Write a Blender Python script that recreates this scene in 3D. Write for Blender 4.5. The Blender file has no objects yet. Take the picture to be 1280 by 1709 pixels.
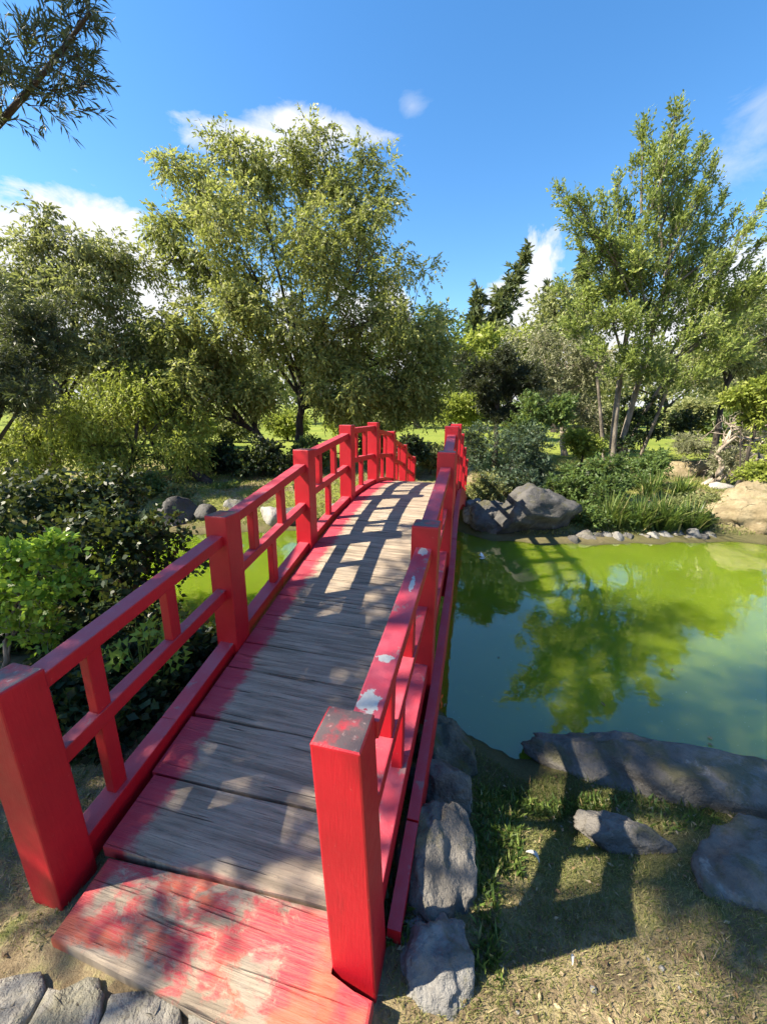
import bpy, bmesh, math
import numpy as np
from mathutils import Vector, Matrix, noise as mnoise

# ------------------------------------------------------------------ camera, sky, sun, exposure
sc = bpy.context.scene
COL = sc.collection
F_PX, CAM_H = 637.7, 1.6
PITCH, AZ, ROLL = math.radians(14.58), math.radians(13.65), math.radians(0.64)
cd = bpy.data.cameras.new('camera'); cam = bpy.data.objects.new('camera', cd); COL.objects.link(cam)
cd.sensor_fit = 'HORIZONTAL'; cd.sensor_width = 36.0; cd.lens = 36.0 * F_PX / 1280.0
cd.clip_start = 0.02; cd.clip_end = 3000
cam.matrix_world = Matrix.Translation((0, 0, CAM_H)) @ Matrix.Rotation(math.pi/2 - PITCH, 4, 'X') @ Matrix.Rotation(ROLL, 4, 'Z')
sc.camera = cam
SUN_AZ, SUN_EL = math.radians(260.4), math.radians(44.5)     # clockwise from +Y
SUN_DIR = Vector((math.sin(SUN_AZ)*math.cos(SUN_EL), math.cos(SUN_AZ)*math.cos(SUN_EL), math.sin(SUN_EL)))
sd = bpy.data.lights.new('sun', 'SUN'); sun = bpy.data.objects.new('sun', sd); COL.objects.link(sun)
sd.energy = 5.0; sd.angle = math.radians(0.53); sd.color = (1.0, 0.88, 0.70)
sun.rotation_euler = SUN_DIR.to_track_quat('Z', 'Y').to_euler()
sun.location = (-20, -4, 20)
sc.view_settings.view_transform = 'Standard'; sc.view_settings.look = 'None'
sc.view_settings.exposure = 1.72; sc.view_settings.gamma = 1.0
sc.view_settings.use_curve_mapping = False
sc.render.engine = 'CYCLES'
sc.cycles.max_bounces = 5; sc.cycles.diffuse_bounces = 2; sc.cycles.glossy_bounces = 2
sc.cycles.transmission_bounces = 3; sc.cycles.sample_clamp_indirect = 6.0
sc.cycles.use_denoising = True; sc.cycles.use_light_tree = False

def N(nt, kind, **kw):
    n = nt.nodes.new(kind)
    for k, v in kw.items():
        if hasattr(n, k) and not k.startswith('i_'): setattr(n, k, v)
        else: n.inputs[k[2:].replace('_', ' ')].default_value = v
    return n

world = bpy.data.worlds.new('World'); sc.world = world; world.use_nodes = True
world.cycles.sampling_method = 'MANUAL'; world.cycles.sample_map_resolution = 256
nt = world.node_tree; nt.nodes.clear(); L = nt.links.new
def wm(op, a, b=None, c=None):
    n = nt.nodes.new('ShaderNodeMath'); n.operation = op
    for i, v in enumerate((a, b, c)):
        if v is None: continue
        if isinstance(v, (int, float)): n.inputs[i].default_value = v
        else: L(v, n.inputs[i])
    return n.outputs[0]
sky = N(nt, 'ShaderNodeTexSky', sky_type='NISHITA', sun_disc=False, sun_elevation=SUN_EL, sun_rotation=SUN_AZ,
        altitude=300, air_density=1.15, dust_density=0.25, ozone_density=2.6)
hs = N(nt, 'ShaderNodeHueSaturation'); hs.inputs['Saturation'].default_value = 1.27; L(sky.outputs[0], hs.inputs['Color'])
tc = nt.nodes.new('ShaderNodeTexCoord'); sp = nt.nodes.new('ShaderNodeSeparateXYZ'); L(tc.outputs['Generated'], sp.inputs[0])
az = wm('ARCTAN2', sp.outputs[0], sp.outputs[1]); el = wm('ARCSINE', sp.outputs[2])
azd = wm('MULTIPLY', az, 57.2958); eld = wm('MULTIPLY', el, 57.2958)
mp = nt.nodes.new('ShaderNodeMapping'); mp.inputs['Scale'].default_value = (7, 7, 15); L(tc.outputs['Generated'], mp.inputs[0])
nz = N(nt, 'ShaderNodeTexNoise', i_Scale=1.3, i_Detail=9.0, i_Roughness=0.6, i_Distortion=0.4); L(mp.outputs[0], nz.inputs['Vector'])
nzf = wm('SUBTRACT', nz.outputs[0], 0.5)
mp2 = nt.nodes.new('ShaderNodeMapping'); mp2.inputs['Scale'].default_value = (3.2, 3.2, 2.0); mp2.inputs['Location'].default_value = (0.55, 0.2, 0); L(tc.outputs['Generated'], mp2.inputs[0])
nb = N(nt, 'ShaderNodeTexNoise', i_Scale=1.6, i_Detail=7.0, i_Roughness=0.55); L(mp2.outputs[0], nb.inputs['Vector'])
# low cumulus all round the horizon: its top height wanders with direction
top = wm('MULTIPLY_ADD', wm('SUBTRACT', nb.outputs[0], 0.5), 46.0, 14.5)
band = wm('MULTIPLY', wm('SUBTRACT', top, eld), 0.42)
cl = wm('MULTIPLY', wm('MINIMUM', wm('MAXIMUM', band, 0.0), 1.0), 1.0)
def cloud(a0, e0, sa, se, k, gain, amp):
    x = wm('MULTIPLY', wm('SUBTRACT', azd, a0), 1.0/sa); y = wm('MULTIPLY', wm('SUBTRACT', eld, e0), 1.0/se)
    d = wm('SQRT', wm('ADD', wm('MULTIPLY', x, x), wm('MULTIPLY', y, y)))
    v = wm('ADD', wm('SUBTRACT', 1.0, d), wm('MULTIPLY', nzf, k))
    return wm('MULTIPLY', wm('MINIMUM', wm('MAXIMUM', wm('MULTIPLY', v, gain), 0.0), 1.0), amp)
for a in [(-9.5, 30.0, 10.8, 2.0, 1.7, 1.9, .95), (-15, 28.4, 10.5, 2.2, 1.6, 2.2, .95), (2.9, 32.2, 1.9, 1.0, 3.2, .8, .4), (38.5, 25, 4.5, 3.6, 3.4, .7, .5), (-38, 14.0, 18, 7.4, 1.6, 3.2, 1.0), (18, 13, 5.5, 4.6, 1.9, 2.4, 1.0), (41, 13, 7, 5, 1.9, 2.4, .9),
          (-85, 36, 14, 5, 4.5, .9, .8), (82, 38, 12, 5, 4.5, .9, .8), (140, 30, 18, 6, 4.5, .9, .9), (-150, 42, 15, 6, 4.5, .9, .9)]:
    cl = wm('MAXIMUM', cl, cloud(*a))
mixc = N(nt, 'ShaderNodeMix', data_type='RGBA'); L(cl, mixc.inputs['Factor']); L(hs.outputs[0], mixc.inputs[6]); mixc.inputs[7].default_value = (3.9, 3.95, 4.05, 1)
bg = N(nt, 'ShaderNodeBackground', i_Strength=0.085); L(mixc.outputs[2], bg.inputs[0])
wo = nt.nodes.new('ShaderNodeOutputWorld'); L(bg.outputs[0], wo.inputs[0])

# ------------------------------------------------------------------ helpers
def ray(x, y):
    X, Y = x - 640.0, y - 854.5
    c, s = math.cos(-ROLL), math.sin(-ROLL); X, Y = c*X - s*Y, s*X + c*Y
    a, b = X/F_PX, -Y/F_PX
    return np.array([a, math.cos(PITCH) + b*math.sin(PITCH), -math.sin(PITCH) + b*math.cos(PITCH)])
def at(x, y, D):                       # the point on that pixel's sight line D metres ahead
    r = ray(x, y); return np.array([0, 0, CAM_H]) + r*(D/r[1])
def on_z(x, y, z):
    r = ray(x, y); return np.array([0, 0, CAM_H]) + r*((z - CAM_H)/r[2])
def px_m(p):                           # metres per photo pixel at a point
    return (p[1]*math.cos(PITCH) - (p[2]-CAM_H)*math.sin(PITCH))/F_PX

def tag(o, label=None, cat=None, group=None, kind=None):
    if label: o['label'] = label
    if cat: o['category'] = cat
    if group: o['group'] = group
    if kind: o['kind'] = kind
    return o
def empty(name, loc, rz=0.0):
    o = bpy.data.objects.new(name, None); COL.objects.link(o); o.location = [float(v) for v in loc]; o.rotation_euler = (0, 0, rz)
    o.empty_display_size = 0.1
    return o
def link(name, me, mat, parent=None):
    o = bpy.data.objects.new(name, me); COL.objects.link(o)
    if mat: me.materials.append(mat)
    if parent: o.parent = parent
    return o
class Acc:
    """collects vertices and faces as arrays; build() links them as one mesh object"""
    def __init__(s): s.v = []; s.f4 = []; s.f3 = []; s.r4 = []; s.r3 = []; s.n = 0
    def quads(s, v, f, r=None):
        s.v.append(np.asarray(v, np.float32)); s.f4.append(np.asarray(f, np.int64) + s.n); s.n += len(v)
        s.r4.append(np.full(len(f), .5, np.float32) if r is None else np.asarray(r, np.float32))
    def build(s, name, mat, parent=None, origin=(0, 0, 0), smooth=False):
        V = np.concatenate(s.v) - np.asarray(origin, np.float32); Fq = np.concatenate(s.f4)
        me = bpy.data.meshes.new(name); me.vertices.add(len(V)); me.vertices.foreach_set('co', V.ravel())
        me.loops.add(Fq.size); me.loops.foreach_set('vertex_index', Fq.ravel().astype(np.int32))
        me.polygons.add(len(Fq)); me.polygons.foreach_set('loop_start', np.arange(0, Fq.size, 4, dtype=np.int32))
        me.polygons.foreach_set('loop_total', np.full(len(Fq), 4, np.int32))
        at_ = me.attributes.new('rnd', 'FLOAT', 'FACE'); at_.data.foreach_set('value', np.concatenate(s.r4))
        me.update(calc_edges=True)
        if smooth: me.polygons.foreach_set('use_smooth', np.ones(len(Fq), bool))
        return link(name, me, mat, parent)
def norm(a): return a/np.maximum(np.linalg.norm(a, axis=-1, keepdims=True), 1e-9)
def tube(acc, pts, rad, sides=7, r=None):
    pts = np.asarray(pts, float); n = len(pts); t = norm(np.gradient(pts, axis=0))
    up = np.where(np.abs(t[:, 2:3]) > .9, np.array([[1., 0, 0]]), np.array([[0., 0, 1]]))
    a = norm(np.cross(t, up)); b = np.cross(t, a); th = np.arange(sides)*2*math.pi/sides
    rad = np.broadcast_to(np.asarray(rad, float), (n,))
    ring = pts[:, None] + rad[:, None, None]*(np.cos(th)[None, :, None]*a[:, None] + np.sin(th)[None, :, None]*b[:, None])
    V = ring.reshape(-1, 3); i = np.arange(n-1)[:, None]*sides; j = np.arange(sides)[None]; k = (j+1) % sides
    f = np.stack([i+j, i+k, i+sides+k, i+sides+j], -1).reshape(-1, 4)
    acc.quads(V, f, None if r is None else np.full(len(f), r))
def bez(p0, p1, p2, n):
    t = np.linspace(0, 1, n)[:, None]; return (1-t)**2*p0 + 2*t*(1-t)*p1 + t*t*p2
def prisms(acc, p0, p1, r0, r1):
    n = len(p0); d = norm(p1-p0); a = norm(np.cross(d, np.array([.31, .52, .79]))); b = np.cross(d, a); V = np.zeros((n, 6, 3))
    for k in range(3):
        c, s = math.cos(k*2.094), math.sin(k*2.094); w = c*a + s*b
        V[:, k] = p0 + w*r0; V[:, 3+k] = p1 + w*r1
    base = np.arange(n)[:, None]*6
    f = np.concatenate([base + np.array([[k, (k+1) % 3, 3+(k+1) % 3, 3+k]]) for k in range(3)])
    acc.quads(V.reshape(-1, 3), f)
def leaves(acc, P, D, S, Ln, W, r, curl=0.0, wide=.45):
    """one folded lance-shaped leaf (a quad) per row"""
    n = len(P); Ln = np.broadcast_to(Ln, (n,))[:, None]; W = np.broadcast_to(W, (n,))[:, None]
    U = np.cross(S, D); m = P + D*Ln*wide - U*W*.18
    tip = P + D*Ln + np.array([0, 0, -1.])*Ln*curl
    V = np.stack([P, m + S*W*.5 + U*W*.22, tip, m - S*W*.5 + U*W*.22], 1).reshape(-1, 3)
    acc.quads(V, np.arange(n)[:, None]*4 + np.arange(4)[None], r)
def rdir(rng, n): return norm(rng.normal(size=(n, 3)))

# ---------------- materials
MATS = {}
def newmat(name):
    m = bpy.data.materials.new(name); m.use_nodes = True; m.node_tree.nodes.clear(); MATS[name] = m
    t = m.node_tree; out = t.nodes.new('ShaderNodeOutputMaterial'); b = t.nodes.new('ShaderNodeBsdfPrincipled')
    t.links.new(b.outputs[0], out.inputs[0]); return m, t, b, out
class G:
    """short node-graph writer"""
    def __init__(s, t): s.t = t
    def m(s, op, a, b=None, c=None, clamp=False):
        n = s.t.nodes.new('ShaderNodeMath'); n.operation = op; n.use_clamp = clamp
        for i, v in enumerate((a, b, c)):
            if v is None: continue
            if isinstance(v, (int, float)): n.inputs[i].default_value = v
            else: s.t.links.new(v, n.inputs[i])
        return n.outputs[0]
    def mix(s, f, a, b):
        n = s.t.nodes.new('ShaderNodeMix'); n.data_type = 'RGBA'
        for i, v in ((0, f), (6, a), (7, b)):
            if isinstance(v, (int, float)): n.inputs[i].default_value = v
            elif isinstance(v, tuple): n.inputs[i].default_value = v + (1,) if len(v) == 3 else v
            else: s.t.links.new(v, n.inputs[i])
        return n.outputs[2]
    def noise(s, vec, scale, detail=4, rough=.55, dist=0.0, sc3=None, out=0):
        if sc3 is not None:
            mp = s.t.nodes.new('ShaderNodeMapping'); mp.inputs['Scale'].default_value = sc3; s.t.links.new(vec, mp.inputs[0]); vec = mp.outputs[0]
        n = s.t.nodes.new('ShaderNodeTexNoise'); s.t.links.new(vec, n.inputs['Vector'])
        n.inputs['Scale'].default_value = scale; n.inputs['Detail'].default_value = detail; n.inputs['Roughness'].default_value = rough; n.inputs['Distortion'].default_value = dist
        return n.outputs[out]
    def vor(s, vec, scale, feature='DISTANCE_TO_EDGE'):
        n = s.t.nodes.new('ShaderNodeTexVoronoi'); n.feature = feature; n.inputs['Scale'].default_value = scale; s.t.links.new(vec, n.inputs['Vector']); return n.outputs[0]
    def ramp(s, f, stops):
        n = s.t.nodes.new('ShaderNodeValToRGB'); s.t.links.new(f, n.inputs[0]); e = n.color_ramp.elements
        while len(e) < len(stops): e.new(.5)
        for x, (p, c) in zip(e, stops): x.position = p; x.color = (c + (1,)) if isinstance(c, tuple) else (c, c, c, 1)
        return n.outputs[0]
    def step(s, f, a, b):
        n = s.t.nodes.new('ShaderNodeMapRange'); n.interpolation_type = 'SMOOTHSTEP'; s.t.links.new(f, n.inputs[0])
        n.inputs[1].default_value = a; n.inputs[2].default_value = b; return n.outputs[0]
    def attr(s, name, out='Fac'):
        n = s.t.nodes.new('ShaderNodeAttribute'); n.attribute_name = name; return n.outputs[out]
    def obj(s): return s.t.nodes.new('ShaderNodeTexCoord').outputs['Object']
    def pos(s): return s.t.nodes.new('ShaderNodeNewGeometry').outputs['Position']
    def sep(s, v):
        n = s.t.nodes.new('ShaderNodeSeparateXYZ'); s.t.links.new(v, n.inputs[0]); return n.outputs
    def bump(s, h, strength, dist, to):
        n = s.t.nodes.new('ShaderNodeBump'); n.inputs['Strength'].default_value = strength; n.inputs['Distance'].default_value = dist
        s.t.links.new(h, n.inputs['Height']); s.t.links.new(n.outputs[0], to.inputs['Normal'])
    def set(s, b, **kw):
        for k, v in kw.items():
            k = k.replace('_', ' ')
            if isinstance(v, (int, float)): b.inputs[k].default_value = v
            elif isinstance(v, tuple): b.inputs[k].default_value = v + (1,)
            else: s.t.links.new(v, b.inputs[k])

def leafmat(name, stops, trans=.35, rough=.5, spec=.35):
    m, t, b, out = newmat(name); g = G(t)
    col = g.ramp(g.attr('rnd'), stops)
    g.set(b, Base_Color=col, Roughness=rough, Specular_IOR_Level=spec)
    tr = t.nodes.new('ShaderNodeBsdfTranslucent'); tcl = g.mix(.35, col, (.30, .36, .04)); t.links.new(tcl, tr.inputs[0])
    ms = t.nodes.new('ShaderNodeMixShader'); ms.inputs[0].default_value = trans
    t.links.new(b.outputs[0], ms.inputs[1]); t.links.new(tr.outputs[0], ms.inputs[2]); t.links.new(ms.outputs[0], out.inputs[0])
    return m
M_POD = leafmat('leaf_weeping', [(0, (0.100, 0.116, 0.039)), (.35, (0.195, 0.227, 0.067)), (.7, (0.317, 0.348, 0.103)), (1, (0.471, 0.468, 0.208))], .48)
M_OLV = leafmat('leaf_olive', [(0, (0.094, 0.108, 0.046)), (.4, (0.187, 0.214, 0.086)), (.8, (0.301, 0.324, 0.140)), (1, (0.427, 0.423, 0.208))], .45)
M_YEL = leafmat('leaf_yellowgreen', [(0, (0.132, 0.163, 0.033)), (.4, (0.254, 0.316, 0.054)), (.8, (0.367, 0.419, 0.085)), (1, (0.469, 0.497, 0.156))], .5)
M_DRK = leafmat('leaf_dark_pine', [(0, (0.024, 0.038, 0.022)), (.5, (0.047, 0.068, 0.035)), (1, (0.101, 0.128, 0.061))], .2)
M_CLP = leafmat('leaf_shaped_pine', [(0, (.014, .020, .010)), (.5, (.026, .036, .018)), (1, (.055, .068, .032))], .15)
M_CAM = leafmat('leaf_glossy', [(0, (.010, .020, .010)), (.55, (.022, .042, .018)), (.9, (.05, .085, .025)), (1, (.12, .16, .03))], .2, .46, .25)
M_FRE = leafmat('leaf_fresh', [(0, (0.092, 0.196, 0.020)), (.5, (0.172, 0.322, 0.033)), (1, (0.299, 0.460, 0.055))], .5, .4)
M_GRN = leafmat('leaf_midgreen', [(0, (.045, .075, .025)), (.5, (.09, .15, .042)), (1, (.17, .25, .07))], .4)
M_BLU = leafmat('leaf_bluegreen', [(0, (0.025, 0.047, 0.031)), (.5, (0.050, 0.086, 0.053)), (1, (0.105, 0.158, 0.087))], .3)
M_SAG = leafmat('leaf_sage', [(0, (0.125, 0.133, 0.075)), (.5, (0.203, 0.215, 0.120)), (1, (0.296, 0.301, 0.190))], .3)
M_RTR = leafmat('leaf_feathery', [(0, (0.086, 0.113, 0.040)), (.4, (0.178, 0.241, 0.063)), (.8, (0.287, 0.356, 0.092)), (1, (0.391, 0.414, 0.149))], .48)
M_CON = leafmat('leaf_conifer', [(0, (.035, .055, .026)), (.5, (.085, .115, .05)), (1, (.17, .19, .08))], .2)
M_GRS = leafmat('grass_blade', [(0, (.06, .085, .022)), (.3, (.13, .165, .042)), (.55, (.24, .23, .085)), (.8, (.38, .32, .16)), (1, (.55, .47, .28))], .4, .6)
M_IRI = leafmat('leaf_strap', [(0, (.03, .06, .015)), (.5, (.085, .15, .03)), (.85, (.18, .24, .06)), (1, (.34, .30, .14))], .35, .4)

def barkmat(name, c0, c1):
    m, t, b, out = newmat(name); g = G(t); p = g.pos()
    n = g.noise(p, 9, 6, .6, sc3=(1, 1, .35)); g.set(b, Base_Color=g.mix(g.step(n, .3, .7), c0, c1), Roughness=.85)
    g.bump(g.noise(p, 40, 5, .6, sc3=(1, 1, .25)), .6, .02, b); return m
M_BDK = barkmat('bark_dark', (.018, .014, .011), (.055, .045, .036))
M_BGR = barkmat('bark_grey', (.07, .058, .045), (.24, .21, .17))
M_BPL = barkmat('bark_pale', (.13, .10, .075), (.40, .35, .28))

# red paint
def paint(name, chips=None):
    m, t, b, out = newmat(name); g = G(t); c = g.attr('bc', 'Vector')
    geo = t.nodes.new('ShaderNodeNewGeometry'); nzv = g.sep(geo.outputs['Normal'])[2]
    big = g.noise(c, 3.2, 5, .6); fine = g.noise(c, 38, 5, .65); grain = g.noise(c, 1, 6, .6, sc3=(160, 160, 14))
    red = g.mix(g.step(big, .3, .72), (.33, .0035, .011), (.42, .006, .016))
    red = g.mix(g.m('MULTIPLY', g.step(fine, .55, .8), .35), red, (.30, .012, .022))
    red = g.mix(g.m('MULTIPLY', g.step(g.noise(c, 1, 6, .7, .5, sc3=(30, 30, 5)), .60, .74), .45), red, (.20, .006, .012))
    red = g.mix(g.m('MULTIPLY', g.step(g.noise(c, 70, 3, .6), .70, .76), .6), red, (.42, .13, .11))
    up = g.step(nzv, .75, .95)
    # tops: chalked, dulled paint and dirt; rail tops also get a painted sky tint
    chalk = g.m('MULTIPLY', up, g.step(g.noise(c, 9, 6, .62), .40, .68))
    red = g.mix(g.m('MULTIPLY', chalk, .40), red, (.34, .10, .12))
    if chips != 'cap': red = g.mix(g.m('MULTIPLY', up, g.m('MULTIPLY_ADD', g.noise(c, 5, 5, .6), .5, .12)), red, (.36, .085, .125))  # faded paint, with the sky's reflection on the rails put into the pink
    wear = g.m('MULTIPLY', up, g.step(g.noise(c, 13, 7, .68, .4), .60, .66))
    col = g.mix(g.m('MULTIPLY', wear, .75), red, (.20, .15, .14))
    if chips == 'cap':
        v = g.noise(c, 16, 6, .65); col = g.mix(g.m('MULTIPLY', up, g.step(v, .28, .56)), col, (.085, .062, .062))
        col = g.mix(g.m('MULTIPLY', up, g.step(g.noise(c, 60, 4, .6), .60, .72)), col, (.26, .18, .17))
    if isinstance(chips, list):
        wob = g.noise(c, 34, 5, .7); s = g.sep(c); tot = None
        for (x0, y0, rx, ry) in chips:
            dx = g.m('MULTIPLY', g.m('SUBTRACT', s[0], x0), 1/rx); dy = g.m('MULTIPLY', g.m('SUBTRACT', s[1], y0), 1/ry)
            d = g.m('ADD', g.m('SQRT', g.m('ADD', g.m('MULTIPLY', dx, dx), g.m('MULTIPLY', dy, dy))), g.m('MULTIPLY_ADD', wob, 2.4, -1.2))
            k = g.step(d, .95, .85); tot = k if tot is None else g.m('MAXIMUM', tot, k)
        col = g.mix(g.m('MULTIPLY', tot, up), col, g.mix(g.noise(c, 90, 3), (.27, .275, .265), (.42, .42, .40)))
    rough = g.m('MULTIPLY_ADD', g.noise(c, 22, 4), .24, .33)
    g.set(b, Base_Color=col, Roughness=rough, Specular_IOR_Level=.5)
    h = g.m('ADD', g.m('MULTIPLY', fine, .5), g.m('MULTIPLY', grain, .6)); g.bump(h, .38, .004, b)
    return m
M_RED = paint('red_paint', 'rail'); M_CAP = paint('red_paint_worn_cap', 'cap')

def woodmat():
    m, t, b, out = newmat('deck_wood'); g = G(t); c = g.attr('bc', 'Vector'); s = g.sep(c); u, v = s[1], s[0]
    shift = g.m('MULTIPLY', g.attr('rnd'), 37.0); cv = t.nodes.new('ShaderNodeCombineXYZ')
    t.links.new(v, cv.inputs[0]); t.links.new(u, cv.inputs[1]); t.links.new(shift, cv.inputs[2]); q = cv.outputs[0]
    grain = g.noise(q, 1, 8, .62, .6, sc3=(2.2, 46, 1)); fine = g.noise(q, 1, 6, .72, .3, sc3=(7, 260, 1)); blot = g.noise(q, 4, 5, .6)
    wood = g.ramp(grain, [(.1, (.06, .048, .035)), (.40, (.20, .162, .118)), (.60, (.345, .280, .205)), (.9, (.49, .40, .30))])
    wood = g.mix(g.m('MULTIPLY', g.step(fine, .54, .62), .62), wood, (.085, .070, .054)); wood = g.mix(g.m('MULTIPLY', g.step(g.noise(q, 90, 4, .7), .58, .70), .35), wood, (.10, .085, .066))
    wood = g.mix(g.m('MULTIPLY', g.step(blot, .5, .75), .4), wood, (.33, .295, .25))
    crack = g.m('MULTIPLY', g.step(g.noise(q, 1, 3, .5, .8, sc3=(1.5, 60, 1)), .64, .70), .85)
    wood = g.mix(crack, wood, (.03, .027, .025))
    # old red paint: thick by the railings, feathered toward the walked middle, flaking on the first plank
    brk = g.noise(q, 7, 7, .68, .6, sc3=(1, 1.6, 1)); brk2 = g.noise(q, 30, 5, .65, sc3=(1, 2.2, 1))
    edge = g.m('ADD', g.m('MAXIMUM', g.step(v, -.955, -1.235), g.m('MULTIPLY', g.step(v, -.40, -.29), .9)), g.m('MULTIPLY_ADD', brk, .9, -.45))
    edge = g.m('ADD', edge, g.m('MULTIPLY_ADD', brk2, .30, -.15))
    ek = g.step(edge, .40, .72)
    first = g.step(u, .80, .765)
    fl = g.m('ADD', g.m('MULTIPLY_ADD', brk, 1.0, -.04), g.m('MULTIPLY_ADD', brk2, .30, -.15))
    fl = g.m('ADD', fl, g.m('MULTIPLY', g.step(v, -.48, -.26), .7)); fl = g.m('SUBTRACT', fl, g.m('MULTIPLY', g.step(u, .585, .53), .22))
    fk = g.m('MULTIPLY', first, g.m('MULTIPLY', g.step(fl, .34, .52), g.m('MULTIPLY_ADD', g.step(fine, .66, .40), .5, .5)))
    pk = g.m('MAXIMUM', g.m('MULTIPLY', ek, .88), fk)
    old = g.mix(g.step(g.noise(q, 5, 4), .45, .6), (.40, .020, .036), (.48, .085, .040))
    pc = g.mix(first, (.37, .012, .045), old)
    col = g.mix(pk, wood, pc)
    g.set(b, Base_Color=col, Roughness=g.m('SUBTRACT', .82, g.m('MULTIPLY', pk, .32)), Specular_IOR_Level=.35)
    h = g.m('SUBTRACT', g.m('ADD', grain, g.m('MULTIPLY', fine, .5)), g.m('MULTIPLY', crack, 1.2)); h = g.m('ADD', h, g.m('MULTIPLY', pk, .35))
    g.bump(h, .9, .007, b); return m
M_WOOD = woodmat()

def rockmat(name, c0, c1, c2, lichen=(.36, .355, .32), moss=.6, cracks=0.0):
    m, t, b, out = newmat(name); g = G(t); p = g.pos()
    geo = t.nodes.new('ShaderNodeNewGeometry'); nz_ = g.sep(geo.outputs['Normal'])[2]
    n1 = g.noise(p, 3.2, 7, .62, .5); n2 = g.noise(p, 17, 6, .65); n3 = g.noise(p, 75, 4, .6)
    col = g.mix(g.step(n1, .35, .65), c0, c1); col = g.mix(g.m('MULTIPLY', g.step(n2, .5, .75), .6), col, c2)
    col = g.mix(g.m('MULTIPLY', g.step(g.noise(p, 6, 6, .7, .3), .60, .70), .55), col, lichen)
    mo = g.m('MULTIPLY', g.step(g.noise(p, 5, 6, .65), .50, .62), g.step(nz_, .2, .8)); col = g.mix(g.m('MULTIPLY', mo, moss), col, (.09, .085, .03))
    ck = g.noise(p, 4, 5, .6, 0, out=1); vec = t.nodes.new('ShaderNodeMix'); vec.data_type = 'RGBA'; vec.inputs[0].default_value = .18
    t.links.new(p, vec.inputs[6]); t.links.new(ck, vec.inputs[7])
    crack = g.step(g.vor(vec.outputs[2], 3.0), .012, .0); crack = g.m('MULTIPLY', crack, g.m('MULTIPLY', g.step(n1, .45, .6), cracks))
    col = g.mix(g.m('MULTIPLY', crack, .8), col, (.02, .018, .016))
    g.set(b, Base_Color=col, Roughness=.86, Specular_IOR_Level=.25)
    h = g.m('ADD', g.m('MULTIPLY', n2, .8), g.m('MULTIPLY', n3, .35)); h = g.m('SUBTRACT', h, crack); g.bump(h, 1.0, .03, b); return m
M_RKB = rockmat('rock_bluegrey', (.095, .090, .082), (.19, .178, .158), (.06, .056, .050))
M_RKD = rockmat('rock_dark', (.05, .05, .05), (.105, .102, .098), (.034, .033, .032), (.19, .185, .17), .5)  # darker rock for the far shore: the boulders' shade is put into its colour
M_RKG = rockmat('rock_grey', (.13, .128, .122), (.26, .255, .24), (.085, .08, .075))
M_RKT = rockmat('rock_tan', (.19, .152, .09), (.28, .235, .145), (.12, .098, .058), (.34, .31, .225), .45, 1.0)
M_RKP = rockmat('rock_pale', (.26, .25, .23), (.42, .40, .36), (.17, .16, .14), (.55, .54, .5), .1)
M_FLG = rockmat('flagstone', (.18, .17, .148), (.26, .246, .212), (.12, .112, .096), (.33, .312, .27), .4)

# ------------------------------------------------------------------ setting: ground, water
WZ = -0.38
POND = np.array([(.36, 2.15), (.47, 1.96), (.57, 1.79), (.80, 1.69), (1.05, 1.80), (1.5, 1.86), (2.1, 1.70), (3.2, 1.5), (5.5, 1.3), (9, 1.6), (13, 3.0), (13.5, 4.6),
    (10.5, 5.5), (8, 5.9), (6.26, 5.93), (5.54, 6.05), (4.4, 5.92), (3.28, 5.83), (2.4, 5.82), (1.79, 6.02), (1.29, 6.55), (.3, 6.75), (-.8, 6.6), (-1.65, 6.35), (-3.1, 6.1), (-4.6, 6.4), (-6.5, 6.6),
    (-8.5, 6.0), (-8.8, 4.8), (-6.5, 4.3), (-4.2, 4.0), (-2.6, 3.35), (-1.5, 2.86), (-.6, 2.55), (.05, 2.4)])
def pond_sd(x, y):
    """signed distance to the shoreline, positive in the water"""
    x = np.asarray(x, float); y = np.asarray(y, float); d = np.full(x.shape, 1e9); ins = np.zeros(x.shape, bool)
    A = POND; B = np.roll(POND, -1, 0)
    for (ax, ay), (bx, by) in zip(A, B):
        ex, ey = bx-ax, by-ay; t = np.clip(((x-ax)*ex + (y-ay)*ey)/(ex*ex + ey*ey), 0, 1)
        d = np.minimum(d, np.hypot(x-ax-t*ex, y-ay-t*ey))
        c = ((ay > y) != (by > y)); ins ^= c & (x < (bx-ax)*(y-ay)/np.where(by == ay, 1e-9, by-ay) + ax)
    return np.where(ins, d, -d) + .035*np.sin(x*7.3 + 2*np.sin(y*5.1)) + .025*np.sin(y*13 + x*9.7)
def ss(a, b, x): t = np.clip((x-a)/(b-a), 0, 1); return t*t*(3-2*t)
def wob(x, y): return np.sin(x*1.7 + 1.3*np.sin(y*1.1)) * np.cos(y*1.9 + .7*np.sin(x*.9))
def height(x, y):
    x = np.asarray(x, float); y = np.asarray(y, float); s = pond_sd(x, y); out = np.maximum(-s, 0)
    near = -.345 + .318*ss(-.05, 1.15, out)
    far = -.34 + .40*ss(-.05, 1.7, out) + .22*ss(1.5, 6, out) + 1.0*ss(8, 60, out)
    k = ss(3.6, 5.2, y); z = near*(1-k) + far*k
    z = z + .018*wob(x*2.3, y*2.1)*ss(.1, .8, out) + .05*wob(x*.5, y*.45)*ss(2, 8, out)
    z = z + 4.0*ss(70, 200, out)
    return np.where(s > 0, -.36 - .7*ss(0, 1.2, s), z)
def hz(x, y): return float(height(np.array([x]), np.array([y]))[0])
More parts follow.
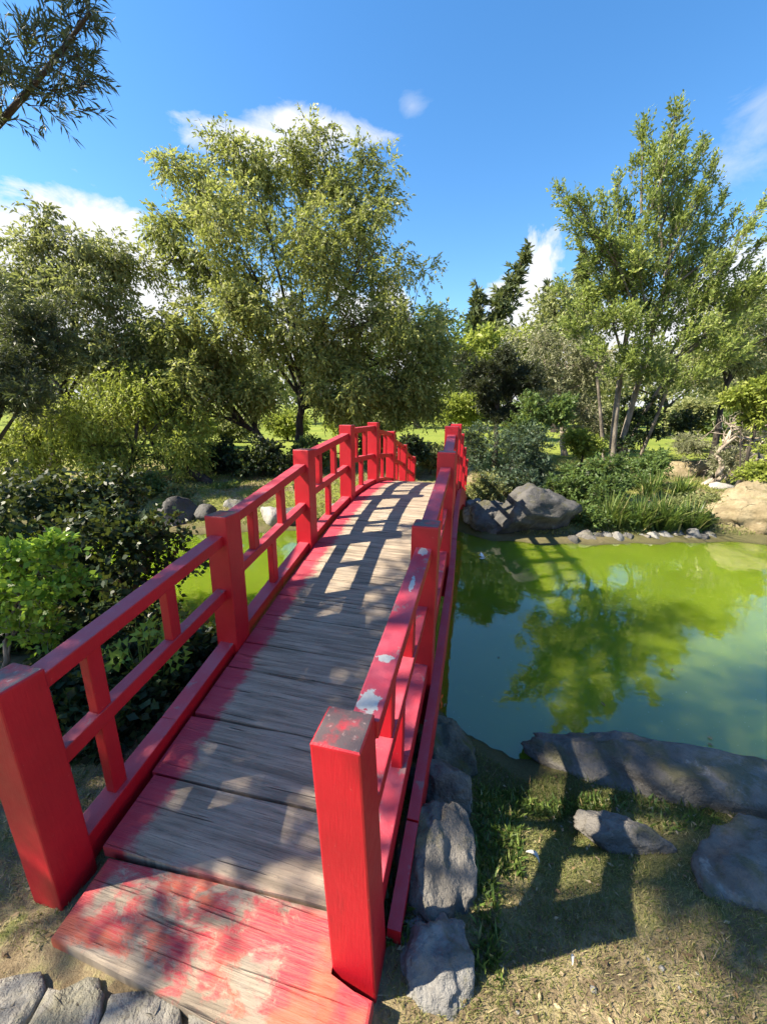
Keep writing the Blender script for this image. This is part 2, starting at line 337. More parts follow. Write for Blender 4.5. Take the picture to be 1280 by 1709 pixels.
def axis(lo, hi, a, b, fine):
    g1 = np.arange(a, b + 1e-6, fine); up = b + fine*np.cumsum(1.22**np.arange(1, 60)); up = up[up < hi]; dn = a - fine*np.cumsum(1.22**np.arange(1, 60)); dn = dn[dn > lo]
    return np.concatenate([[lo], dn[::-1], g1, up, [hi]])
xs = axis(-900, 900, -4, 7, .075); ys = axis(-900, 1500, .0, 8.5, .075)
Xg, Yg = np.meshgrid(xs, ys); Zg = height(Xg, Yg)
acc = Acc(); nx, ny = len(xs), len(ys); I, J = np.meshgrid(np.arange(nx-1), np.arange(ny-1)); b0 = (J*nx + I).ravel()
acc.quads(np.stack([Xg.ravel(), Yg.ravel(), Zg.ravel()], 1), np.stack([b0, b0+1, b0+nx+1, b0+nx], 1))
def groundmat():
    m, t, b, out = newmat('ground_turf'); g = G(t); p = g.pos(); s = g.sep(p)
    n1 = g.noise(p, 1.6, 6, .62, .4); n2 = g.noise(p, 14, 6, .7); n3 = g.noise(p, 120, 4, .7); n4 = g.noise(p, .35, 5, .6)
    dirt = g.mix(g.step(n2, .35, .7), (.15, .115, .07), (.33, .265, .165))
    dry = g.mix(n3, (.20, .165, .085), (.44, .37, .215)); green = g.mix(n3, (.05, .065, .018), (.14, .16, .045))
    turf = g.mix(g.step(n1, .38, .62), dry, green); near = g.mix(g.step(n2, .45, .68), dirt, turf)
    moist = g.m('MULTIPLY', g.step(s[2], -.03, -.17), g.m('MULTIPLY_ADD', g.step(n1, .30, .60), .55, .30)); near = g.mix(moist, near, g.mix(g.step(n3, .35, .7), (.085, .095, .030), (.20, .21, .075)))
    lawn = g.mix(g.step(n4, .35, .65), (.13, .175, .030), (.20, .235, .045)); lawn = g.mix(g.m('MULTIPLY', g.step(n2, .4, .7), .35), lawn, (.085, .115, .025))
    far = g.m('MULTIPLY', g.step(s[1], 9.0, 13.0), 1.0)
    mid = g.mix(g.step(n1, .42, .6), near, (.17, .20, .035)); k2 = g.step(s[1], 5.5, 8.0)
    col = g.mix(far, g.mix(k2, near, mid), lawn)
    col = g.mix(g.m('MULTIPLY', g.step(s[2], WZ + .16, WZ + .03), .62), col, (.075, .062, .036))
    col = g.mix(g.step(s[2], WZ + .028, WZ - .02), col, (.05, .05, .022))
    g.set(b, Base_Color=col, Roughness=.95, Specular_IOR_Level=.1)
    g.bump(g.m('ADD', n2, g.m('MULTIPLY', n3, .7)), .8, .02, b); return m
ground = tag(acc.build('ground', groundmat(), smooth=True), kind='structure')

def watermat():
    m, t, b, out = newmat('pond_water'); g = G(t); p = g.pos()
    n = g.noise(p, .8, 4, .5); sc_ = g.noise(p, 9, 6, .65)
    col = g.mix(g.step(n, .3, .7), (.102, .155, .010), (.124, .182, .014)); col = g.mix(g.m('MULTIPLY', g.step(sc_, .62, .8), .3), col, (.26, .32, .03))
    spk = g.step(g.noise(p, 60, 2, .5), .735, .76); col = g.mix(g.m('MULTIPLY', spk, .5), col, (.45, .45, .2))
    g.set(b, Base_Color=col, Roughness=.012, IOR=2.0, Specular_IOR_Level=.5, Subsurface_Weight=1.0, Subsurface_Scale=1.3)
    b.inputs['Subsurface Radius'].default_value = (.8, 1.0, .15)
    w = g.m('ADD', g.noise(p, 2.6, 3, .5, .3), g.m('MULTIPLY', g.noise(p, 13, 3, .5), .10)); g.bump(w, .055, .06, b); return m
acc = Acc(); wx = np.linspace(-10, 15, 60); wy = np.linspace(.9, 7.4, 24); Xw, Yw = np.meshgrid(wx, wy); I, J = np.meshgrid(np.arange(59), np.arange(23)); b0 = (J*60 + I).ravel()
acc.quads(np.stack([Xw.ravel(), Yw.ravel(), np.full(Xw.size, WZ)], 1), np.stack([b0, b0+1, b0+61, b0+60], 1))
tag(acc.build('pond_water', watermat()), kind='structure')

# ------------------------------------------------------------------ the bridge: local x = across (v), y = along (u), z = up
EU = np.array([math.sin(AZ), math.cos(AZ), 0]); EV = np.array([math.cos(AZ), -math.sin(AZ), 0])
BR0 = np.array([-.77, .50, 0.0])                                    # v, u, z of the root
bw = EU*BR0[1] + EV*BR0[0]
bridge = empty('footbridge', bw, -AZ)
tag(bridge, 'red painted arched wooden footbridge with worn grey plank deck crossing green pond', 'bridge')
def zdeck(u): return float(np.polyval([0.00168147, -0.0301848, 0.12498489, 0.06715651, -0.04413353], u))
def bc_link(name, bm, mat, origin, rnd=.5, parent=None):
    me = bpy.data.meshes.new(name); bm.to_mesh(me); bm.free()
    co = np.zeros(len(me.vertices)*3, np.float32); me.vertices.foreach_get('co', co)
    a = me.attributes.new('bc', 'FLOAT_VECTOR', 'POINT'); a.data.foreach_set('vector', co)
    r = me.attributes.new('rnd', 'FLOAT', 'FACE'); r.data.foreach_set('value', np.full(len(me.polygons), rnd, np.float32))
    co = co.reshape(-1, 3) - np.asarray(origin, np.float32); me.vertices.foreach_set('co', co.ravel()); me.update()
    o = link(name, me, mat, parent or bridge); o.location = [float(v) for v in (np.asarray(origin) - BR0)] if parent is None else (0, 0, 0)
    return o
rb = np.random.default_rng(5)
def beam(name, c8, mat, bev=.006, rnd=None, jig=.0015):
    """c8: 8 corners, bottom ring then top ring, each counter-clockwise from above"""
    c8 = np.asarray(c8, float) + rb.uniform(-jig, jig, (8, 3)); bm = bmesh.new(); vs = [bm.verts.new(p) for p in c8]
    for f in ((3, 2, 1, 0), (4, 5, 6, 7), (0, 1, 5, 4), (1, 2, 6, 5), (2, 3, 7, 6), (3, 0, 4, 7)): bm.faces.new([vs[i] for i in f])
    bmesh.ops.bevel(bm, geom=list(bm.edges), offset=bev, segments=2, profile=.6, affect='EDGES', clamp_overlap=True)
    return bc_link(name, bm, mat, c8.mean(0), rb.random() if rnd is None else rnd)
def box8(v0, v1, u0, u1, z0a, z1a, z0b=None, z1b=None):
    """a = at u0, b = at u1"""
    z0b = z0a if z0b is None else z0b; z1b = z1a if z1b is None else z1b
    return [(v0, u0, z0a), (v1, u0, z0a), (v1, u1, z0b), (v0, u1, z0b), (v0, u0, z1a), (v1, u0, z1a), (v1, u1, z1b), (v0, u1, z1b)]
U0, SP, PW, PH = .62, 1.0267, .128, .77
VL, VR = -1.2395, -.3046
DVR = [0, .025, .028, -.013, -.038, -.03, -.02, 0]
ROOTZ = 0.0
chip_rail = paint('red_paint_chipped', [(-.245, .86, .034, .040), (-.235, 1.02, .034, .016), (-.222, 1.42, .012, .05), (-.217, 1.68, .022, .04)])
for side in (0, 1):
    us = [U0 + SP*i + (.063 if side else 0) for i in range(8)]
    vin = [(VR + DVR[i]) if side else VL for i in range(8)]
    cen = [(v + PW/2) if side else (v - PW/2) for v in vin]
    tilt = [(-.038 if side else -.02)] + [rb.uniform(-.006, .006) for _ in range(7)]
    zt = []
    for i in range(8):
        zb = zdeck(us[i] + PW/2); z1 = zb + PH; zt.append(z1)
        low = -.42 if i in (0, 7) else zb - .34
        if i == 0: low = -.10
        c = np.array(box8(cen[i]-PW/2, cen[i]+PW/2, us[i], us[i]+PW, low, z1)); c[4:, 0] += tilt[i]
        c[:4, 0] -= tilt[i]*(zb-low)/PH
        bm = bmesh.new(); vs = [bm.verts.new(p) for p in c]
        for f in ((3, 2, 1, 0), (4, 5, 6, 7), (0, 1, 5, 4), (1, 2, 6, 5), (2, 3, 7, 6), (3, 0, 4, 7)): bm.faces.new([vs[k] for k in f])
        te = [e for e in bm.edges if all(v.co.z > z1-.01 for v in e.verts)]
        bmesh.ops.bevel(bm, geom=te, offset=.010, segments=3, profile=.6, affect='EDGES')
        se = [e for e in bm.edges if abs(e.verts[0].co.z - e.verts[1].co.z) > .3]
        bmesh.ops.bevel(bm, geom=se, offset=.006, segments=2, profile=.6, affect='EDGES')
        bc_link('post', bm, M_CAP, c.mean(0))
    for i in range(7):
        a, b = us[i] + PW - .004, us[i+1] + .004; za, zb = zdeck(us[i] + PW), zdeck(us[i+1]); va, vb = cen[i], cen[i+1]
        def slope(h_up, h_dn): return ((h_up, h_dn) if zb > za else (h_dn, h_up))
        def rail(name, w, th, ta, tb, mat, off=0.0):
            ua, ub = a, b; va_ = va + off; vb_ = vb + off; c = [(va_-w/2, ua, ta-th), (va_+w/2, ua, ta-th), (vb_+w/2, ub, tb-th), (vb_-w/2, ub, tb-th),
                 (va_-w/2, ua, ta), (va_+w/2, ua, ta), (vb_+w/2, ub, tb), (vb_-w/2, ub, tb)]
            return beam(name, c, mat, .005)
        k = min(1.0, abs(zb-za)/.22)
        d0, d1 = slope(.018 + .02*(1-k), .04 + .065*k)
        ta, tb = zt[i] - d0, zt[i+1] - d1
        if i == 0: ta += tilt[0]*0 - .004
        rail('top_rail', .078, .055, ta, tb, chip_rail if (side and i in (0, 1)) else M_RED)
        m0, m1 = slope(.425, .375); ma, mb = za + m0, zb + m1
        rail('middle_rail', .058, .058, ma, mb, M_RED)
        # the foot rail follows the deck's curve in two pieces
        um = (a+b)/2; zm = zdeck(um)
        for (x0, x1, q0, q1, w0, w1) in ((a, um, za, zm, va, (va+vb)/2), (um, b, zm, zb, (va+vb)/2, vb)):
            c = [(w0-.042, x0, q0-.07), (w0+.042, x0, q0-.07), (w1+.042, x1, q1-.07), (w1-.042, x1, q1-.07), (w0-.042, x0, q0+.048), (w0+.042, x0, q0+.048), (w1+.042, x1, q1+.048), (w1-.042, x1, q1+.048)]
            beam('bottom_rail', c, M_RED, .005)
        lerp = lambda p, q, f: p + (q-p)*f
        ups = [.24, .63] if i else [.19, .60]; lows = [.46] if i else [.19]
        if side: ups = [.27, .66]; lows = [.47]
        for f in ups:
            uu = a + (b-a)*f; v_ = lerp(va, vb, f); z0 = lerp(ma, mb, f) - .006; z1 = lerp(ta, tb, f) - .05
            beam('baluster', box8(v_-.022, v_+.022, uu-.027, uu+.027, z0, z1), M_RED, .004)
        for f in lows:
            uu = a + (b-a)*f; v_ = lerp(va, vb, f); z0 = zdeck(uu) + .04; z1 = lerp(ma, mb, f) - .052
            beam('baluster', box8(v_-.022, v_+.022, uu-.027, uu+.027, z0, z1), M_RED, .004)
    # side beams under the railing, in lengths that butt together
    off = .038 if side else -.038
    ends = [.82, 1.12, 3.15, 5.2, 7.25, 7.95]
    for k in range(5):
        nseg = max(2, int((ends[k+1]-ends[k])/.25)); uu = np.linspace(ends[k] + .004, ends[k+1] - .004, nseg+1); bm = bmesh.new(); rings = []
        for u in uu:
            j = min(6, max(0, int((u-us[0])/SP))); fr = (u-us[j])/SP; vc = cen[j] + (cen[min(7, j+1)]-cen[j])*fr + (PW/2 + .022)*(1 if side else -1); z = zdeck(u)
            rings.append([bm.verts.new(p) for p in ((vc-.022, u, z-.30), (vc+.022, u, z-.30), (vc+.022, u, z-.065), (vc-.022, u, z-.065))])
        for r0, r1 in zip(rings[:-1], rings[1:]):
            for q in range(4): bm.faces.new((r0[q], r0[(q+1) % 4], r1[(q+1) % 4], r1[q]))
        bm.faces.new(rings[0][::-1]); bm.faces.new(rings[-1])
        bmesh.ops.recalc_face_normals(bm, faces=list(bm.faces))
        bc_link('side_beam', bm, M_RED, (vc, uu.mean(), zdeck(uu.mean())-.2))
# deck planks
seams = [.775, 1.025, 1.283, 1.553, 1.715, 1.938, 2.12]
while seams[-1] < 7.6: seams.append(seams[-1] + rb.uniform(.175, .26))
seams = seams[:-1] + [7.86]
def plank(a, b, v0, v1, skew):
    g_ = .0045 + rb.uniform(0, .003); za, zb = zdeck(a), zdeck(b); dz = rb.uniform(-.002, .002); n = 7; bm = bmesh.new()
    # long edges wander a little, ends are worn round
    vv = np.linspace(v0, v1, n); ea = rb.uniform(-.003, .003, n); eb = rb.uniform(-.003, .003, n); ring = []
    for z_ in (-.045, 0.0):
        lo = [bm.verts.new((v, a + g_ + skew*(v+.77) + ea[i], za + z_ + dz)) for i, v in enumerate(vv)]
        hi = [bm.verts.new((v, b - g_ + skew*(v+.77) + eb[i], zb + z_ + dz)) for i, v in enumerate(vv)]
        ring.append((lo, hi))
    (l0, h0), (l1, h1) = ring
    for i in range(n-1):
        bm.faces.new((l1[i], l1[i+1], h1[i+1], h1[i])); bm.faces.new((l0[i+1], l0[i], h0[i], h0[i+1]))
        bm.faces.new((l0[i], l0[i+1], l1[i+1], l1[i])); bm.faces.new((h0[i+1], h0[i], h1[i], h1[i+1]))
    bm.faces.new((l0[0], l1[0], h1[0], h0[0])); bm.faces.new((l0[-1], h0[-1], h1[-1], l1[-1]))
    ed = [e for e in bm.edges if e.is_manifold and e.calc_face_angle(0) > 1.0]
    bmesh.ops.bevel(bm, geom=ed, offset=.007, segments=2, profile=.55, affect='EDGES', clamp_overlap=True)
    bmesh.ops.recalc_face_normals(bm, faces=list(bm.faces))
    return bc_link('plank', bm, M_WOOD, ((v0+v1)/2, (a+b)/2, za), rb.random())
for a, b in zip(seams[:-1], seams[1:]): plank(a, b, VL + .004 if a > .9 else -1.215, VR - .008, .035 if a < 1.2 else rb.uniform(-.006, .012))
# the first plank has a notch round the foot of the right-hand post
bm = bmesh.new(); sk = .05
out = [(-1.175, .545), (-.95, .535), (-.70, .525), (-.45, .512), (-.175, .49), (-.172, .655), (-.312, .662), (-.312, .795), (-.55, .780), (-.80, .768), (-1.175, .748)]
tops = [bm.verts.new((v, u, zdeck(u) - .004)) for v, u in out]; bots = [bm.verts.new((v, u, zdeck(u) - .06)) for v, u in out]
bm.faces.new(tops); bm.faces.new(bots[::-1])
for i in range(len(out)): j = (i+1) % len(out); bm.faces.new((bots[i], bots[j], tops[j], tops[i]))
bmesh.ops.bevel(bm, geom=[e for e in bm.edges if all(v in tops for v in e.verts)], offset=.010, segments=2, profile=.5, affect='EDGES')
bmesh.ops.recalc_face_normals(bm, faces=list(bm.faces))
tag(bc_link('plank', bm, M_WOOD, (-.67, .64, 0), .33), 'first plank with flaking red and orange paint')

# ------------------------------------------------------------------ stones
def rock(name, label, c, rad, mat, seed, rot=0.0, cuts=7, sub=5, rough=.13, parent=None, group=None, cat='rock', flat=None):
    rng = np.random.default_rng(seed); bm = bmesh.new(); bmesh.ops.create_icosphere(bm, subdivisions=sub, radius=1.0)
    planes = [(Vector(norm(rng.normal(size=3))), rng.uniform(.55, .84)) for _ in range(cuts+5)]
    if flat: planes.append((Vector((.1*rng.normal(), .1*rng.normal(), 1)).normalized(), flat))
    so = Vector(rng.uniform(-50, 50, 3))
    for v in bm.verts:
        p = v.co.copy()
        for n, d in planes:
            k = p.dot(n) - d
            if k > 0: p -= n*k*.93
        nn = p.normalized(); h = mnoise.fractal(p*1.5 + so, .9, 2.1, 5)*rough + mnoise.fractal(p*5 + so, .8, 2.1, 4)*rough*.40 - abs(mnoise.noise(p*2.3 + so))*rough*.9
        v.co = p + nn*h
    R = Matrix.Rotation(rot, 3, 'Z')
    for v in bm.verts: v.co = R @ Vector((v.co.x*rad[0], v.co.y*rad[1], v.co.z*rad[2]))
    me = bpy.data.meshes.new(name); bm.to_mesh(me); bm.free(); me.polygons.foreach_set('use_smooth', np.ones(len(me.polygons), bool))
    o = link(name, me, mat, parent); o.location = [float(x) for x in c]
    if not parent: tag(o, label, cat, group)
    return o
# row of boulders beside the bridge foot, from path to water
rock('boulder', 'flat grey boulder beside the right foot post of the red bridge', (.165, .80, -.055), (.145, .16, .12), M_RKG, 11, .2, 6, flat=.72)
rock('boulder', 'large blue-grey angular boulder with pale worn face beside bridge rail', (.235, 1.10, -.09), (.175, .25, .19), M_RKB, 14, -.15, 8, flat=.75)
rock('boulder', 'rounded dark grey boulder between the angular boulder and the mossy one', (.285, 1.47, -.18), (.20, .21, .18), M_RKB, 15, .3, 6)
rock('boulder', 'mossy dark boulder at the pond edge under bridge rail', (.34, 1.82, -.27), (.25, .24, .22), rockmat('rock_mossy', (.07, .068, .055), (.13, .125, .10), (.05, .05, .03), (.2, .2, .15), .9), 16, 0, 6)
# bank rocks at right
rock('bank_rock', 'long low blue-grey rock lying along the near water edge', (1.60, 1.63, -.34), (.88, .28, .26), M_RKB, 21, -.42, 7, flat=.8)
rock('bank_rock', 'small flat grey rock half sunk in bank grass', (1.08, 1.28, -.22), (.20, .11, .10), M_RKB, 23, -.25, 5)
rock('bank_rock', 'broad grey rock in shaded grass at the right of the bank', (1.48, 1.03, -.13), (.30, .24, .19), M_RKB, 24, .4, 6, flat=.7)
# far shore
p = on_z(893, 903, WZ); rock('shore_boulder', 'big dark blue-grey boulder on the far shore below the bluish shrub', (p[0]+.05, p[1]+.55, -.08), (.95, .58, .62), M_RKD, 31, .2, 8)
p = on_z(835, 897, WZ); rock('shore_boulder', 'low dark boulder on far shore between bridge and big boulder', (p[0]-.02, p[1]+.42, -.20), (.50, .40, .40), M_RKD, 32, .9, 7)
p = on_z(795, 885, WZ); rock('shore_boulder', 'brown stone against the far bridge abutment', (p[0]+.05, p[1]+.35, -.18), (.30, .30, .30), M_RKG, 33, .5, 7)
p = on_z(1300, 905, WZ); rock('shore_boulder', 'large tan cracked boulder sloping into the pond at far shore', (p[0]+.78, p[1]+.72, -.13), (1.35, .80, .66), M_RKT, 34, -.1, 8)
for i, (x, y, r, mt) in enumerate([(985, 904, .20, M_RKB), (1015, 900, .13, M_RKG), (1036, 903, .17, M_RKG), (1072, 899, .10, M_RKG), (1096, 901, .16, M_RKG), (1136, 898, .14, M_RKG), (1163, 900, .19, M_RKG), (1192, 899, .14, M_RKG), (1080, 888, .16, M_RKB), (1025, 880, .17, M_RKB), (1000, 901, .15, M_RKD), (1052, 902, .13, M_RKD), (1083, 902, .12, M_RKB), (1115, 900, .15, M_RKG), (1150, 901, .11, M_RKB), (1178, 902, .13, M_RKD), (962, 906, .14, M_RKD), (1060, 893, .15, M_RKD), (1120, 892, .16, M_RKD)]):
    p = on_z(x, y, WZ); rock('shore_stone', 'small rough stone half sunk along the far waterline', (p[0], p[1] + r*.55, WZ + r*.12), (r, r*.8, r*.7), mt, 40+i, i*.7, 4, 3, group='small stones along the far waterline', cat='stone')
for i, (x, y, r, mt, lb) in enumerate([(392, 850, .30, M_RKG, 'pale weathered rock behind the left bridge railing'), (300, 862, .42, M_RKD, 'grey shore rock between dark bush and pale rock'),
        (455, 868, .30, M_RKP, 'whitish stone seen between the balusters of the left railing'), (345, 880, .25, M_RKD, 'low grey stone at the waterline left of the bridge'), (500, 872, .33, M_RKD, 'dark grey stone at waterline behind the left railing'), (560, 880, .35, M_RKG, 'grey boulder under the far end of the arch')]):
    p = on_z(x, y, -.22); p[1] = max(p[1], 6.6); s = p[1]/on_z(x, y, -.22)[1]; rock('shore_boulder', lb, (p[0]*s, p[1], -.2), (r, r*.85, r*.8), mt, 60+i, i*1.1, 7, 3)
p = at(968, 772, 8.2); rock('garden_rock', 'flat grey rock on the bank behind the bluish shrub', (p[0], p[1], hz(p[0], p[1])+.16), (.48, .38, .30), M_RKB, 71, .3, 7, 3)
p = at(1205, 812, 8.3); rock('garden_rock', 'flat pale stone on the grass by the crooked trunk', (p[0], p[1], hz(p[0], p[1])+.03), (.30, .22, .10), M_RKP, 72, .3, 6, 3)
p = at(1150, 772, 9.6); rock('garden_rock', 'broad tan rock behind the crooked bare tree', (p[0], p[1], hz(p[0], p[1])+.1), (.75, .4, .36), M_RKT, 73, .1, 7, 3)
p = at(1245, 765, 9.8); rock('garden_rock', 'tan mound of rock right of the crooked bare tree', (p[0], p[1], hz(p[0], p[1])+.15), (.8, .4, .5), M_RKT, 74, .3, 7, 3)
# flagstones of the near path
path = tag(empty('stone_path', (-.7, .45, 0)), kind='structure')
def flagstone(pts, seed):
    rng = np.random.default_rng(seed); pts = [np.array(p) for p in pts]; c = np.mean(pts, 0); bm = bmesh.new(); ring = []
    dense = []
    for i in range(len(pts)):
        a, b = pts[i], pts[(i+1) % len(pts)]
        for t in (0, .33, .66): dense.append(a + (b-a)*t + rng.normal(size=2)*.006)
    n = len(dense)
    def mk(sc_, z): return [bm.verts.new((float(c[0] + (q[0]-c[0])*sc_), float(c[1] + (q[1]-c[1])*sc_), hz(*q) + z + (.004*rng.normal()))) for q in dense]
    R = [mk(1.06, -.05), mk(1.06, .014), mk(1.02, .024), mk(.7, .026), mk(.35, .025)]
    for a, b in zip(R[:-1], R[1:]):
        for i in range(n): j = (i+1) % n; bm.faces.new((a[i], a[j], b[j], b[i]))
    bm.faces.new(R[-1]); bm.faces.new(R[0][::-1]); bmesh.ops.recalc_face_normals(bm, faces=list(bm.faces))
    me = bpy.data.meshes.new('flagstone'); bm.to_mesh(me); bm.free(); me.polygons.foreach_set('use_smooth', np.ones(len(me.polygons), bool))
    o = link('flagstone', me, M_FLG, path); o.location = (.7, -.45, 0)
G0 = lambda x, y: on_z(x, y, .02)[:2]
flagstone([G0(-60, 1630), G0(62, 1618), G0(70, 1655), G0(30, 1700), G0(-80, 1720)], 1)
flagstone([G0(80, 1640), G0(160, 1632), G0(168, 1660), G0(150, 1735), G0(20, 1760), G0(45, 1700)], 2)
flagstone([G0(185, 1645), G0(290, 1650), G0(300, 1700), G0(290, 1790), G0(165, 1790), G0(165, 1710)], 3)
flagstone([G0(318, 1690), G0(420, 1712), G0(420, 1830), G0(310, 1810)], 4)
flagstone([G0(-120, 1760), G0(10, 1740), G0(10, 1850), G0(-150, 1850)], 5)
flagstone([G0(440, 1735), G0(560, 1760), G0(560, 1880), G0(440, 1870)], 6)

# ------------------------------------------------------------------ trees and shrubs
def foliage(acc, tw, clumps, rng, twigs, tl, lpt, ll, lw, bias=(0, 0, -.4), spread=.55, out=.7, droop=.25, ang=.7, curl=.08, twr=.004, tone=None):
    """clumps: (centre, radii); fills each with leafy twigs"""
    C = np.array([c for c, r in clumps]); Rr = np.array([r for c, r in clumps]); n = len(C)*twigs; k = np.repeat(np.arange(len(C)), twigs)
    off = rdir(rng, n)*(rng.random((n, 1))**.45); p = C[k] + off*Rr[k]*.85
    bias = np.asarray(bias, float); bias = bias[k] if bias.ndim == 2 else bias
    d = norm(off*out + bias + rdir(rng, n)*spread); Lt = tl*rng.uniform(.6, 1.3, n)
    tone_c = rng.random(len(C)) if tone is None else np.asarray(tone)
    if tw is not None:
        s = rng.random(n) < .6; prisms(tw, p[s] - d[s]*Lt[s, None]*.15, p[s] + d[s]*Lt[s, None]*.8 + np.array([0, 0, -1])*(droop*Lt[s]*.5)[:, None], twr, twr*.4)
    t = np.tile((np.arange(lpt) + .5)/lpt, n); kk = np.repeat(np.arange(n), lpt); t = np.clip(t + rng.normal(size=len(t))*.04, 0, 1)
    P = p[kk] + d[kk]*(Lt[kk]*t)[:, None] + np.array([0, 0, -1])*(droop*Lt[kk]*t*t)[:, None]
    axis_d = norm(d[kk] + np.array([0, 0, -1])*(2*droop*t)[:, None])
    side = norm(np.cross(axis_d, rdir(rng, len(t)))); ld = norm(axis_d*math.cos(ang) + side*math.sin(ang) + rdir(rng, len(t))*.25)
    S = norm(np.cross(ld, rdir(rng, len(t)))); r = np.clip(.52*tone_c[k][kk] + .48*rng.random(len(t)), 0, 1)
    leaves(acc, P, ld, S, ll*rng.uniform(.65, 1.25, len(t)), lw*rng.uniform(.7, 1.25, len(t)), r, curl)
def lobe_px(x, y, rx, ry, D, dz=1.0):
    c = at(x, y, D); s = px_m(c); return c, np.array([rx*s, (rx+ry)*.5*s*dz, ry*s])
def tree(name, label, cat, base, lobes, mat, bark, rng, ncl, twigs, tl, lpt, ll, lw, trunk_r=.12, fork=.35, clr=.34, group=None, stems=None, top=None, tone_bias=0.0, limb_r=.4, crown_name='crown', **kw):
    base = np.array([base[0], base[1], hz(base[0], base[1])]) if len(base) == 2 else np.array(base, float)
    root = empty(name, base); tag(root, label, cat, group)
    tr, tw, lf = Acc(), Acc(), Acc()
    cen = np.mean([c for c, r in lobes], 0) if top is None else np.asarray(top, float)
    trunks = []
    for (b_, t_, r_) in (stems or [(base, cen, trunk_r)]):
        b_ = np.asarray(b_, float); t_ = np.asarray(t_, float); mid = (b_ + t_)/2 + rng.normal(size=3)*np.array([1, 1, .2])*np.linalg.norm(t_-b_)*.05
        pts = bez(b_ - np.array([0, 0, .12]), mid, t_, 12); pts[1:-1] += rng.normal(size=(10, 3))*r_*.25; rad = np.linspace(1, .42, 12)*r_; rad[0] *= 1.45; rad[1] *= 1.12
        tube(tr, pts, rad, 9); trunks.append((pts, rad))
    clumps = []
    for c, r in lobes:
        pts, rad = min(trunks, key=lambda q: np.linalg.norm(q[0][-1]-c)); i = int(np.clip(fork*11 + rng.uniform(0, 1)*(11-fork*11), 1, 11)); s = pts[i]
        # a limb bows out to the middle of each leafy mass
        m = (s + c)/2 + np.array([0, 0, .12])*np.linalg.norm(c-s) + rng.normal(size=3)*.06*np.linalg.norm(c-s); lp = bez(s, m, c, 9); tube(tr, lp, np.linspace(min(rad[i]*.8, trunk_r*limb_r), trunk_r*.08, 9), 6)
        o = rdir(rng, ncl)*(rng.random((ncl, 1))**.40)
        for q in o:
            cc = c + q*r*.82; rr = r.mean()*clr*rng.uniform(.7, 1.3); clumps.append((cc, np.array([rr*1.1, rr*1.1, rr*.9])))
            st = lp[rng.integers(4, 9)]; bp = bez(st, (st+cc)/2 + rng.normal(size=3)*.05*r.mean(), cc, 4); tube(tw, bp, np.linspace(trunk_r*.09, trunk_r*.03, 4), 4)
    twigs = int(twigs*1.55); lw *= 1.4; ll *= 1.1
    tone = np.clip(rng.random(len(clumps)) + tone_bias, 0, 1)
    foliage(lf, tw, clumps, rng, twigs, tl, lpt, ll, lw, tone=tone, **kw)
    tr.build('trunk', bark, root, base, True); t2 = tw.build('twigs', bark, root, base); t2['kind'] = 'stuff'
    cr = lf.build(crown_name, mat, root, base); cr['kind'] = 'stuff'
    return root
RNG = np.random.default_rng
# --- weeping tree behind the middle of the bridge
b1 = at(470, 752, 10.6); b1 = np.array([b1[0], b1[1], hz(b1[0], b1[1])])
LB = [(415, 290, 85, 65, 11), (520, 265, 80, 62, 11.5), (605, 310, 75, 75, 11.2), (325, 335, 75, 70, 10.6), (290, 430, 55, 85, 10.3), (400, 410, 100, 95, 10), (520, 400, 100, 95, 10.2), (625, 420, 85, 95, 10.6),
      (690, 520, 85, 85, 11), (610, 540, 95, 85, 10), (490, 540, 105, 85, 9.6), (375, 545, 95, 85, 9.6), (290, 560, 60, 80, 9.6), (730, 590, 60, 70, 11.2), (560, 630, 70, 55, 9.8), (665, 625, 75, 55, 10.4), (330, 640, 60, 60, 9.4),
      (620, 655, 55, 30, 10.4), (705, 655, 60, 40, 11), (250, 660, 55, 55, 9.4), (300, 690, 50, 32, 9.6), (575, 672, 50, 26, 10.4), (430, 655, 45, 26, 9.9), (665, 672, 50, 24, 10.8), (310, 600, 60, 55, 9.8), (370, 615, 55, 45, 10.2), (560, 600, 70, 50, 10.6), (250, 590, 50, 50, 10.2), (470, 380, 120, 100, 12.2), (600, 470, 110, 100, 12.5), (380, 470, 100, 100, 12)]
stems1 = [(b1 + np.array([.35, .2, 0]), at(505, 560, 10.6), .13), (b1 + np.array([.1, -.1, 0]), at(385, 690, 10.2), .10)]
tree('weeping_tree', 'large weeping olive-green tree behind the middle of the red bridge', 'tree', b1, [lobe_px(*a) for a in LB], M_POD, M_BDK, RNG(1), 13, 24, .38, 11, .10, .029, trunk_r=.13, fork=.45, stems=stems1,
     bias=(0, 0, -.12), droop=.38, spread=.6, clr=.27)
# --- second tree at the left
b2 = at(90, 790, 9.2); LB2 = [(120, 400, 70, 50, 9.6), (60, 440, 60, 60, 9.4), (190, 450, 60, 60, 9.8), (130, 500, 85, 65, 9.2), (40, 520, 60, 60, 9), (215, 540, 55, 70, 9.6), (130, 590, 80, 60, 9), (40, 620, 60, 60, 8.8), (200, 620, 55, 50, 9.2)]
tree('garden_tree', 'loose grey-green tree standing left of the large weeping tree', 'tree', b2[:2], [lobe_px(*a) for a in LB2], M_OLV, M_BDK, RNG(2), 9, 22, .36, 10, .10, .030, trunk_r=.12, fork=.4, bias=(0, 0, -.1), droop=.3, clr=.31)
